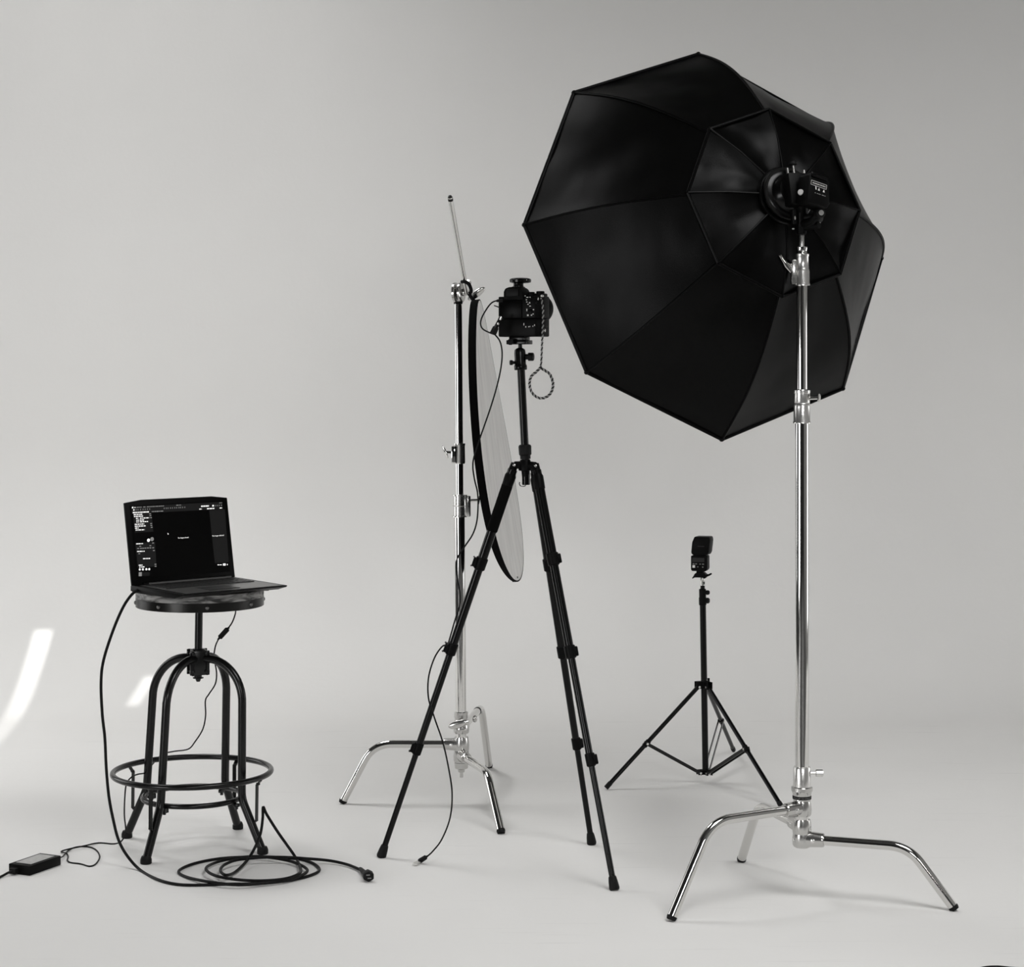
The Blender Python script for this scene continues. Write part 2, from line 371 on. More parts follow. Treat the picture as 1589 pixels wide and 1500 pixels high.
# ------------------------------------------------------------------ bar stool
SX, SY = -.945, 5.93
def build_stool():
    c = V((SX, SY, 0)); seatc = V((-.926, SY, 0))
    t = thing('bar_stool', c, 'round wooden-topped black metal bar stool carrying the open laptop', 'stool')
    Z = V((0, 0, 1))
    MB().lathe(seatc+Z*.742, Z, [(-.004, .178), (-.004, .1878), (.013, .1885), (.0195, .1855), (.020, .02)], 72).obj('seat', 'wood', t, 'mottled weathered wood seat disc')
    b = MB().lathe(seatc+Z*.713, Z, [(.004, .150), (0, .152), (0, .187), (.001, .1885), (.026, .1885), (.027, .187), (.026, .15)], 72).obj('seat_band', 'band', t, 'dark steel band round the seat edge')
    for i in range(8):
        a = math.radians(-75+45*i); d = V((math.cos(a), math.sin(a), 0))
        MB().lathe(seatc+Z*.727+d*.188, d, [(0, .0062), (.0025, .0058), (.0045, .004), (.0055, .0005)], 12).obj('rivet', 'rivet', b)
    p0, p1 = V((-.929, SY, .715)), V((-.932, SY, .47))
    mb = MB(); mb.cyl(p1+Z*.03, p0, .0115, n=20)
    pts = []
    mb.obj('screw_post', 'blackmetal', t)
    hub = V((-.931, SY, .545))
    h = MB(); h.cyl(hub-Z*.036, hub+Z*.040, .019, n=20, bev=.002)
    h.obj('hub', 'blackmetal', t)
    a0 = math.radians(-115)
    for k in range(4):
        a = a0+k*math.pi/2; d = V((math.cos(a), math.sin(a), 0)); s = V((-d.y, d.x, 0))
        # clamp plate beside each leg root, with two bolts
        pl = MB().box(hub+(d+s).normalized()*.0215, (.005, .058, .072), (d+s), (s-d), bev=.001).obj('clamp_plate', 'blackmetal', t)
        for zz, tt in ((-.026, -.020), (.027, -.020), (-.026, .020), (.027, .020)):
            MB().lathe(hub+(d+s).normalized()*.0235+(s-d).normalized()*tt+Z*zz, d+s, [(0, .006), (.005, .006), (.006, .004)], 6).obj('bolt', 'blackmetal', pl)
        cc = c
        pts = [hub+d*.010+Z*.012, hub+d*.035+Z*.012]
        R0 = .163
        rel = lambda r, z: V((c.x+(hub.x-c.x)*max(0, min(1, (z-.15)/.4))+d.x*r, c.y+d.y*r, z))
        # quarter arch
        for i in range(1, 15):
            q = i/14*math.pi/2
            pts.append(rel(.035+(.158-.035)*math.sin(q), .557-.125*(1-math.cos(q))))
        tail = fillet([rel(.158, .432), rel(.168, .155), rel(.238, .012)], .09, 10)
        pts += tail[1:]
        leg = MB().tube(pts, .0122, 16).obj('leg', 'blackmetal', t)
        f = rel(.240, 0)
        MB().lathe(f, Z, [(0, .0145), (.002, .0165), (.012, .0165), (.018, .0145), (.022, .0125)], 20).obj('foot_cap', 'rubber', leg)
        # flat hanger between foot ring and leg
        top, bot = rel(.226, .212), rel(.214, .075)
        w = d
        hp = [top+d*.004, rel(.219, .20), rel(.219, .095), rel(.200, .078)]
        hb = MB()
        for p, q in zip(hp, hp[1:]):
            hb.box((p+q)/2, (.012, .0035, (q-p).length+.003), s, (q-p).cross(s))
        br = hb.obj('ring_bracket', 'blackmetal', t)
        MB().lathe(rel(.222, .206), -Z, [(0, .006), (.006, .006), (.007, .004)], 6).obj('bolt', 'blackmetal', br)
        sb = MB().box(rel(.150, .134), (.018, .014, .010), d, s, bev=.002)
        sb.lathe(rel(.150, .130), -Z, [(0, .005), (.008, .005)], 6); sb.obj('ring_bolt', 'blackmetal', t)
    MB().torus(c+V((-.004, 0, .220)), Z, .232, .0085, 96, 14).obj('foot_ring', 'blackmetal', t)
    MB().torus(c+V((-.002, 0, .147)), Z, .146, .0080, 80, 12).obj('brace_ring', 'blackmetal', t)
    MB().lathe(V((-.9315, SY, .487)), Z, [(0, .005), (.006, .008), (.010, .008), (.010, .016), (.013, .016), (.013, .0105), (.03, .0105)], 20).obj('stop_nut', 'blackmetal', t)
build_stool()

# ------------------------------------------------------------------ laptop
def build_laptop():
    th = math.radians(43); u = V((math.cos(th), math.sin(th), 0)); v = V((math.sin(th), -math.cos(th), 0)); z = V((0, 0, 1))
    o = V((-.970, 5.93, 0)); W = .362; D = .262; zb = .7625
    t = thing('laptop', o+v*.13+z*zb, 'open black laptop on the round stool showing a dark editing screen', 'laptop')
    def L(a, b, h): return o+u*a+v*b+z*h
    # base: wedge with chamfered underside
    prof = [(-.012, zb+.006), (.01, zb+.002), (D-.045, zb+.002), (D-.004, zb+.0125), (D, zb+.0155), (D-.001, zb+.0175), (0, zb+.0225), (-.012, zb+.021)]
    body = MB(); body.prism([L(-W/2, b, h) for b, h in prof], u*W, .0012); body.obj('base', 'blackplastic', t)
    deckz = lambda b: zb+.0225-.005*(b/D)+.0008
    mk = MB(); mk.quad(L(-W/2+.012, .014, deckz(.014)), L(W/2-.012, .014, deckz(.014)), L(W/2-.012, D-.006, deckz(D)), L(-W/2+.012, D-.006, deckz(D)))
    dk = mk.obj('deck', 'deck', t)
    MB().box(L(-.02, .195, deckz(.195)+.0003), (.105, .08, .0008), u, v).obj('touchpad', 'key', t)
    kb = MB()
    for r in range(6):
        n = 17
        for c in range(n):
            if r == 5 and 4 < c < 10:
                continue
            kb.box(L(-W/2+.026+(c+.5)*(W-.052)/n, .034+r*.0185, deckz(.034+r*.0185)+.0012), (.0158, .0158, .002), u, v)
        if r == 5: kb.box(L(-W/2+.026+7.5*(W-.052)/n, .034+r*.0185, deckz(.13)+.0012), (.09, .0158, .002), u, v)
    kbo = kb.obj('keyboard', 'key', t)
    for i in range(2):
        MB().cyl(L((-.145, .085)[i], -.004, zb+.0215), L((-.085, .145)[i], -.004, zb+.0215), .008, n=16).obj('hinge', 'blackplastic', t)
    for i in range(4):
        MB().cyl(L((-.15, .15)[i % 2], (.02, .2)[i//2], zb-.0005), L((-.15, .15)[i % 2], (.02, .2)[i//2], zb+.0025), .008, n=12).obj('foot_pad', 'rubber', t)
    ph = math.radians(10); w = (z*math.cos(ph)-v*math.sin(ph)).normalized(); nf = (v*math.cos(ph)+z*math.sin(ph)).normalized()
    hb = L(0, -.004, zb+.022); H = .242
    def S(a, b, e=0): return hb+u*((a-.5)*W)+w*((1-b)*H)+nf*e      # a across, b down, as fractions of the lid
    lid = MB().prism([S(0, 1, -.006), S(1, 1, -.006), S(1, 0, -.006), S(.845, -.028, -.006), S(.155, -.028, -.006), S(0, 0, -.006)], nf*.0075, .0012).obj('lid', 'blackplastic', t)
    MB().box(S(.55, 1.0, .002), (W*.80, .012, .006), u, nf, bev=.001).obj('hinge_cover', 'deck', t)
    scr = MB().prism([S(.045, .93, .0015), S(.955, .93, .0015), S(.955, .04, .0015), S(.045, .04, .0015)], nf*.0006).obj('screen', 'screen', lid, 'dark editing screen with rows of small white text')
    # interface, measured on the photographed screen
    q = [(95, 135), (1460, 140), (1580, 1190), (225, 1275)]
    def inv(x, y):
        a, b = .5, .5
        for _ in range(30):
            f = [(1-a)*(1-b)*q[0][i]+a*(1-b)*q[1][i]+a*b*q[2][i]+(1-a)*b*q[3][i]-(x, y)[i] for i in (0, 1)]
            ja = [(1-b)*(q[1][i]-q[0][i])+b*(q[2][i]-q[3][i]) for i in (0, 1)]
            jb = [(1-a)*(q[3][i]-q[0][i])+a*(q[2][i]-q[1][i]) for i in (0, 1)]
            det = ja[0]*jb[1]-ja[1]*jb[0]
            a -= (f[0]*jb[1]-f[1]*jb[0])/det; b -= (ja[0]*f[1]-ja[1]*f[0])/det
        return a, b
    def rect(mb, x0, y0, x1, y1, e):
        pp = [inv(x0, y1), inv(x1, y1), inv(x1, y0), inv(x0, y0)]
        mb.quad(*[S(a, b, e) for a, b in pp])
    panel, txt, dim = MB(), MB(), MB()
    def poly(mb, pts, e): mb.bm.faces.new([mb.bm.verts.new(S(*inv(*p), e)) for p in pts])
    poly(panel, [(190, 290), (1400, 288), (1390, 192), (182, 192)], .0024)
    poly(panel, [(238, 552), (476, 548), (446, 296), (208, 298)], .0024)
    poly(panel, [(286, 1030), (528, 1024), (500, 690), (246, 694)], .0024)
    poly(panel, [(1300, 1003), (1490, 995), (1430, 292), (1212, 294)], .0024)
    def words(mb, x0, x1, y, h, gap=.22, seed=0):
        rn = random.Random(seed+int(x0*7+y)); x = x0
        while x < x1-2:
            wd_ = min(rn.uniform(9, 34), x1-x); rect(mb, x, y-h/2, x+wd_, y+h/2, .0027); x += wd_+rn.uniform(4, 8)
    for x in (232, 258, 290, 345, 393, 430, 468, 508, 546, 582): words(txt if x < 240 else dim, x-10, x+(24 if x > 250 else 4), 206, 11)
    rect(txt, 190, 195, 208, 216, .0027); words(dim, 768, 832, 206, 12); words(dim, 1350, 1388, 205, 9)
    rect(txt, 209, 228, 222, 250, .0027)
    for x in (240, 265, 297, 330, 357, 385, 415, 605, 632, 655, 688, 715, 745, 770, 800, 822, 850, 878): rect(dim, x, 230, x+9, 248, .0027)
    words(txt, 1103, 1208, 237, 18); rect(txt, 1254, 227, 1276, 248, .0027)
    for x in (1292, 1318, 1345, 1375): rect(dim, x, 230, x+10, 246, .0027)
    words(txt, 203, 410, 276, 17); words(dim, 448, 600, 275, 13); words(txt, 1078, 1112, 274, 13); words(txt, 1183, 1282, 274, 14); words(txt, 1356, 1392, 273, 12)
    for x0, x1, y in ((215, 325, 304), (220, 335, 330), (246, 278, 357), (298, 414, 357), (252, 284, 383), (296, 355, 383), (252, 284, 407), (298, 402, 407), (232, 352, 438), (234, 378, 465), (238, 284, 491), (246, 360, 517),
                      (258, 344, 706), (272, 368, 811), (350, 446, 912), (298, 345, 1000), (306, 376, 1025)):
        words(txt, x0, x1, y, 13)
    for x, y in ((426, 303), (430, 328), (438, 357), (443, 437), (446, 463), (452, 489), (474, 703), (487, 806), (512, 994), (514, 1021), (310, 741), (440, 738), (284, 770), (320, 770), (348, 770), (378, 769), (410, 768), (441, 768), (477, 768), (300, 842)):
        rect(dim, x-12, y-6, x+12, y+6, .0027)
    def disc(mb, x, y, rx, ry, e=.0028):
        mb.bm.faces.new([mb.bm.verts.new(S(*inv(x+rx*math.cos(2*math.pi*i/16), y-ry*math.sin(2*math.pi*i/16)), e)) for i in range(16)])
    disc(dim, 460, 650, 23, 28); disc(txt, 414, 664, 19, 23, .0030)
    for x in (312, 352, 396, 433): disc(txt, x, 1058, 13, 15)
    rect(dim, 300, 1095, 340, 1150, .0027); rect(panel, 344, 1097, 440, 1148, .0027)
    poly(txt, [(660, 572), (676, 588), (666, 600)], .0027)
    words(txt, 1335, 1392, 1026, 10); rect(txt, 1410, 1010, 1446, 1038, .0027); rect(txt, 1464, 1016, 1474, 1034, .0027)
    for x0, x1, y in ((803, 942, 664), (1262, 1420, 654)):
        a0, b0 = inv(x0, y); a1, b1 = inv(x1, y-2)
        text_mesh(txt, 'No images selected', S(a0, b0, .0027), u, w, (a1-a0)*W, .0056)
    for o_ in (panel.obj('screen_panels', 'ui_panel', scr, fix=False), dim.obj('screen_dim_text', 'ui_mid', scr, fix=False), txt.obj('screen_text', 'ui_text', scr, fix=False), kbo):
        o_['kind'] = 'stuff'
build_laptop()

# ------------------------------------------------------------------ grip stands (two)
Zv = V((0, 0, 1))
def paddle(mb, p, d, up, L=.034, W=.016, T=.004, stem=.02):
    """wing handle: stem leaving p along d, flat wing across up"""
    d = norm(d); mb.cyl(p, p+d*stem, .005, n=10)
    mb.blob(p+d*(stem+.003), norm(up)*L, norm(d)*T, norm(up).cross(d)*W, 14)
def grip_leg(t, hub, foot, frac, capname='foot_cap', r=.0127, hubr=.026):
    h = V(hub); f = V(foot); d = V((f.x-h.x, f.y-h.y, 0)); R = d.length; d.normalize()
    bend = h+d*(R*frac)
    low = f+Zv*.004+(bend-f).normalized()*.008
    pts = fillet([h+d*hubr*.6, bend, low], .105, 14)
    leg = MB().tube(pts, r, 18).obj('leg', 'chrome', t)
    ax = (V((f.x, f.y, 0))-bend).normalized()
    cap = MB().tube([low-ax*.002, low+ax*.003, low+ax*.009], [r+.0007, r+.0007, r*.9], 18).obj(capname, 'rubber', leg, 'black rubber tip')
    for vv in cap.data.vertices:
        vv.co.z = max(vv.co.z, .0005)
    return leg
def socket(t, c, d, zc, L=.052, r=.0185, hr=.025, hh=.040):
    """cast collar round the column with a socket for one leg"""
    d = norm((d.x, d.y, 0)); c = V((c.x, c.y, zc))
    mb = MB(); mb.lathe(c-Zv*hh/2, Zv, [(0, hr*.9), (hh*.12, hr), (hh*.45, hr*1.03), (hh*.8, hr*.97), (hh, hr*.9)], 32)
    mb.lathe(c+d*hr*.3, d, [(0, r*1.15), (hr*.5, r*1.12), (L-.006, r), (L-.003, r*.99), (L, r*.9)], 24)
    hub = mb.obj('leg_socket', 'cast', t)
    s = Zv.cross(d)
    for sg in (1, -1): MB().lathe(c+d*(L*.62)+s*sg*r*.96, s*sg, [(0, .006), (.002, .006), (.0035, .003)], 8).obj('screw', 'steel', hub)
    MB().lathe(c-s*hr*.6-d*hr*.75, -s-d, [(0, .005), (.003, .003)], 8).obj('screw', 'steel', hub)
    return hub

def front_stand():
    c = V((.775, 5.34, 0))
    t = thing('grip_stand', c, 'tall chrome grip stand holding up the black octagonal softbox', 'light stand')
    feet = [G(1041, 1429), G(1150, 1337), G(1482, 1413)]
    zs = [.240, .190, .158]
    for f, zc in zip(feet, zs):
        d = f-c; socket(t, c, d, zc)
        grip_leg(t, V((c.x, c.y, zc)), f, .70)
    # ring under the column sleeve with its printed black band
    MB().lathe(V((c.x, c.y, .262)), Zv, [(0, .024), (.014, .0245), (.022, .026), (.025, .0285), (.034, .0285), (.036, .024)], 36).obj('base_collar', 'cast', t)
    bandz = .2655
    bd = MB().lathe(V((c.x, c.y, bandz)), Zv, [(0, .0240), (0, .0251), (.0085, .0251), (.0085, .024)], 36).obj('printed_band', 'softblack', t, 'black band with tiny pale lettering')
    mk = MB(); rn = random.Random(2)
    # pale lettering round the band
    tb = MB(); text_mesh(tb, 'PULL UP TO UNLOCK', (0, 0, 0), (1, 0, 0), (0, 1, 0), 2.3, .0042)
    for vv in tb.bm.verts:
        an = -math.pi/2-1.15+vv.co.x; z0 = vv.co.y
        vv.co = V((c.x+.0253*math.cos(an), c.y+.0253*math.sin(an), bandz+.0022+z0))
    tb.obj('lettering', 'grey_print', bd, fix=False)['kind'] = 'stuff'
    MB().lathe(V((c.x, c.y, .296)), Zv, [(0, .0235), (.006, .0232), (.052, .0232), (.055, .0215), (.055, .018)], 36).obj('column_sleeve', 'satin', t)
    kn = MB(); kn.cyl(V((c.x+.02, c.y-.003, .334)), V((c.x+.042, c.y-.003, .334)), .0045, n=12)
    kn.cyl(V((c.x+.036, c.y-.003, .334)), V((c.x+.056, c.y-.003, .334)), .0098, n=20, bev=.0015); kn.obj('lock_knob', 'chrome', t)
    MB().cyl(V((c.x, c.y, .135)), V((c.x, c.y, 1.30)), .0178, n=32).obj('column', 'chrome', t)
    col = MB().lathe(V((c.x, c.y, 1.268)), Zv, [(0, .0235), (.004, .0235), (.006, .0222), (.045, .0222), (.052, .0215), (.054, .0205), (.056, .0212), (.080, .0212), (.081, .0222), (.088, .0222), (.090, .0190), (.091, .014)], 36).obj('riser_collar', 'satin', t)
    th = MB(); paddle(th, V((c.x+.018, c.y, 1.335)), (1, -.15, .05), (.25, .9, .1), .028, .012, .004, .024); th.obj('wing_handle', 'chrome', col)
    cl = MB().box(V((c.x-.006, c.y+.022, 1.315)), (.022, .018, .06), bev=.003).obj('collar_lug', 'cast', col)
    MB().cyl(V((c.x, c.y, 1.29)), V((c.x, c.y, 1.66)), .0142, n=28).obj('riser', 'chrome', t)
    col = MB().lathe(V((c.x+.001, c.y, 1.635)), Zv, [(0, .0180), (.001, .0205), (.006, .0205), (.008, .0195), (.040, .0195), (.046, .0180), (.048, .0172), (.078, .0172), (.080, .0182), (.085, .0182), (.087, .013)], 36).obj('riser_collar', 'satin', t)
    MB().box(V((c.x-.022, c.y+.003, 1.672)), (.014, .024, .066), bev=.003).obj('collar_lug', 'cast', col)
    th = MB(); th.cyl(V((c.x-.024, c.y-.002, 1.688)), V((c.x-.042, c.y-.012, 1.692)), .005, n=12)
    th.tube([V((c.x-.030, c.y-.014, 1.672)), V((c.x-.042, c.y-.014, 1.688)), V((c.x-.050, c.y-.016, 1.700)), V((c.x-.061, c.y-.018, 1.716))], [.0055, .008, .0055, .004], 12)
    th.obj('wing_handle', 'chrome', col)
    MB().lathe(V((c.x, c.y, 1.722)), Zv, [(0, .0145), (.004, .0145), (.006, .0135), (.0125, .0150), (.0175, .0150), (.018, .008)], 30).obj('top_ring', 'chrome', t)
    MB().lathe(V((c.x-.001, c.y, 1.735)), Zv, [(0, .0075), (.040, .0075), (.042, .006), (.050, .006), (.051, .0075), (.075, .0075)], 20).obj('stud', 'steel', t)
    return c
front_stand()

def rear_stand():
    D = 6.5; c = G(716, 580+CAMH*FPX/D); c.z = 0
    t = thing('grip_stand', c, 'chrome grip stand behind the camera tripod with a thin rod at its top', 'light stand')
    feet = [G(531, 1247), G(759, 1191), G(778, 1294)]; zs = [.196, .247, .160]
    for i, (f, zc) in enumerate(zip(feet, zs)):
        socket(t, c, f-c, zc, hh=.046 if i != 1 else .03)
        grip_leg(t, V((c.x, c.y, zc)), f, (.74, .70, .66)[i])
    # black ring on the rear leg
    d = (feet[1]-c); d.z = 0; R = d.length; d.normalize(); q = V((c.x, c.y, .247))+d*R*.55
    MB().cyl(q-d*.006, q+d*.006, .0137, n=20).obj('leg_ring', 'rubber', t)
    MB().lathe(V((c.x, c.y, .088)), Zv, [(0, .0055), (.016, .0055), (.017, .010), (.026, .012), (.030, .021), (.048, .023), (.05, .018)], 28).obj('base_tip', 'cast', t)
    tilt = lambda z: V((c.x-.0105*(z-.1)/1.5, c.y, z))
    MB().cyl(tilt(.13), tilt(.985), .0170, n=30).obj('column', 'chrome', t)
    col = MB().lathe(tilt(.232), Zv, [(0, .019), (.004, .0225), (.040, .0225), (.044, .0205), (.052, .0225), (.068, .0225), (.070, .018)], 32).obj('base_collar', 'cast', t)
    th = MB(); paddle(th, tilt(.268)+V((-.004, -.02, 0)), (-.1, -1, 0), (1, -.1, .28), .036, .013, .005, .022)
    th.blob(tilt(.268)+V((.045, 0, .01)), V((.008, 0, 0)), V((0, .006, 0)), V((0, 0, .012)), 12); th.obj('wing_handle', 'cast', col)
    col = MB().lathe(tilt(.935), Zv, [(0, .0245), (.003, .0245), (.004, .0205), (.034, .0205), (.036, .0235), (.038, .0205), (.068, .0205), (.069, .0245), (.072, .0245), (.073, .014)], 32).obj('riser_collar', 'satin', t)
    MB().box(tilt(.970)+V((.026, 0, 0)), (.020, .024, .068), bev=.003).obj('collar_lug', 'cast', col)
    th = MB(); paddle(th, tilt(.988)+V((.034, 0, 0)), (1, -.1, .05), (.15, -.2, 1), .022, .012, .004, .026)
    th.obj('wing_handle', 'chrome', col)
    MB().cyl(tilt(.96), tilt(1.20), .0128, n=26).obj('riser', 'chrome', t)
    col = MB().lathe(tilt(1.108), Zv, [(0, .018), (.004, .0195), (.058, .0185), (.060, .0195), (.066, .0195), (.067, .013)], 32).obj('riser_collar', 'satin', t)
    MB().box(tilt(1.138)+V((-.016, -.014, 0)), (.018, .020, .056), bev=.003).obj('collar_lug', 'chrome', col)
    th = MB(); paddle(th, tilt(1.140)+V((-.022, -.012, .005)), (-1, -.35, .05), (-.45, .2, 1), .024, .013, .004, .022)
    th.obj('wing_handle', 'chrome', col)
    MB().cyl(tilt(1.16), tilt(1.632), .0125, n=26).obj('riser', 'chrome', t)
    MB().lathe(tilt(1.627), Zv, [(0, .0135), (.003, .0145), (.007, .0145), (.008, .010)], 24).obj('riser_ring', 'softblack', t)
    # grip head: two round plates on a hub, with wing handle
    g = tilt(1.664); ax = norm((.95, -.30, .05))
    gh = MB(); gh.lathe(g-ax*.014, ax, [(0, .030), (.003, .034), (.009, .034), (.012, .028), (.013, .012)], 36)
    gh.lathe(g+ax*.003, ax, [(0, .012), (.001, .026), (.004, .033), (.010, .033), (.013, .029), (.014, .012), (.032, .011), (.034, .004)], 36)
    gh.box(g-Zv*.026, (.022, .022, .026), bev=.003)
    head = gh.obj('grip_head', 'cast', t)
    kn = MB(); kn.blob(g+V((.060, -.012, -.004)), V((.028, -.002, .020)), V((.003, .010, -.003)), V((-.006, 0, .009)), 16)
    kn.cyl(g+ax*.02, g+V((.058, -.012, -.006)), .006, n=12); kn.obj('wing_handle', 'cast', head)
    bt = MB(); bt.lathe(g+V((.032, -.020, .030)), V((.3, -1, .1)), [(0, .011), (.006, .011), (.007, .006), (.0075, .0045)], 20)
    bt.obj('jaw_bolt', 'steel', head)
    # short rod held in the head
    r0, r1 = P(724, 455, 6.48), P(698.5, 306, 6.28)
    rod = MB(); rod.cyl(r0, r1, .0078, n=18); ax2 = (r1-r0).normalized()
    o = rod.obj('grip_rod', 'chrome')
    tag(o, 'thin bright metal rod slanting up from the rear stand head', 'rod')
    MB().lathe(r1-ax2*.012, ax2, [(0, .0084), (.008, .0084), (.010, .0056), (.017, .0056), (.018, .003)], 16).obj('rod_tip', 'band', o)
    tie = MB()
    tie.tube(spline([P(717, 437, 6.46), P(721, 437, 6.44), P(727, 440, 6.43), P(730, 446, 6.43), P(731, 452, 6.42), P(728, 456, 6.42)], 5), [.006]*26, 10)
    tie.tube([P(733, 462, 6.41), P(738, 468, 6.41), P(743, 475, 6.41)], [.004, .003, .0022], 8)
    tie.tube([P(733, 462, 6.405), P(739, 467, 6.405), P(744.5, 473, 6.405)], [.0028, .0018, .0012], 8)
    tie.tube(spline([P(728, 456, 6.42), P(731, 461, 6.415), P(734, 465, 6.41)], 4), .006, 8)
    tag(tie.obj('cord_tie', 'softblack'), 'black cord tied round the rear stand head above the reflector', 'cord')
rear_stand()

# ------------------------------------------------------------------ disc reflector
def reflector():
    top, bot = P(736, 466, 6.44), P(796, 903, 6.40)
    c = (top+bot)/2; R = (top-bot).length/2; a = (top-bot).normalized()
    k = .088
    n0 = V((math.sqrt(1-k*k), -k, 0)); n0 = (n0-a*n0.dot(a)).normalized(); b = n0.cross(a).normalized()
    t = thing('disc_reflector', bot, 'round white disc reflector with black edge seen nearly edge-on beside the tripod', 'reflector')
    def rim(q, s, rr=R):
        w = .012*math.sin(2*q+.6)          # the sprung rim is slightly warped
        return c+rr*(math.cos(q)*a+math.sin(q)*b)+n0*(s+w*(rr/R)**2)
    N = 96; mb = MB()
    for i in range(N):
        q0, q1 = 2*math.pi*i/N, 2*math.pi*(i+1)/N
        tq = lambda q: .0122*(1-.72*max(0, -math.cos(q))**6)
        T0, T1 = tq(q0), tq(q1)
        mb.quad(rim(q0, .0122-2*T0), rim(q1, .0122-2*T1), rim(q1, .0122), rim(q0, .0122))
        mb.quad(rim(q0, .0122), rim(q1, .0122), rim(q1, .0122, R-.004), rim(q0, .0122, R-.004))
        mb.quad(rim(q0, .0122-2*T0, R-.006), rim(q1, .0122-2*T1, R-.006), rim(q1, .0122-2*T1), rim(q0, .0122-2*T0))
    bmesh.ops.remove_doubles(mb.bm, verts=mb.bm.verts[:], dist=1e-5)
    mb.obj('edge_band', 'foam', t, 'black fabric edge band')
    for s, nm, mt_ in ((.0118, 'face_cloth', 'refl'), (.0060, 'back_cloth', 'foam')):
        f = MB(); rows = []
        for i in range(13):
            rr = (R-.002)*i/12
            rows.append([f.bm.verts.new(rim(2*math.pi*j/N, s+.002*math.sin(3*2*math.pi*j/N+i*.6)*(1-i/12), rr)) for j in range(N)] if i else [f.bm.verts.new(c+n0*s)])
        for j in range(N): f.bm.faces.new((rows[0][0], rows[1][j], rows[1][(j+1) % N]))
        for i in range(1, 12):
            for j in range(N): f.bm.faces.new((rows[i][j], rows[i+1][j], rows[i+1][(j+1) % N], rows[i][(j+1) % N]))
        f.obj(nm, mt_, t)
    MB().tube(spline([bot+V((0, -.01, .004)), bot+V((.008, -.02, .008)), bot+V((.014, -.02, .020))], 4), [.003]*9, 8).obj('tab', 'foam', t)
reflector()

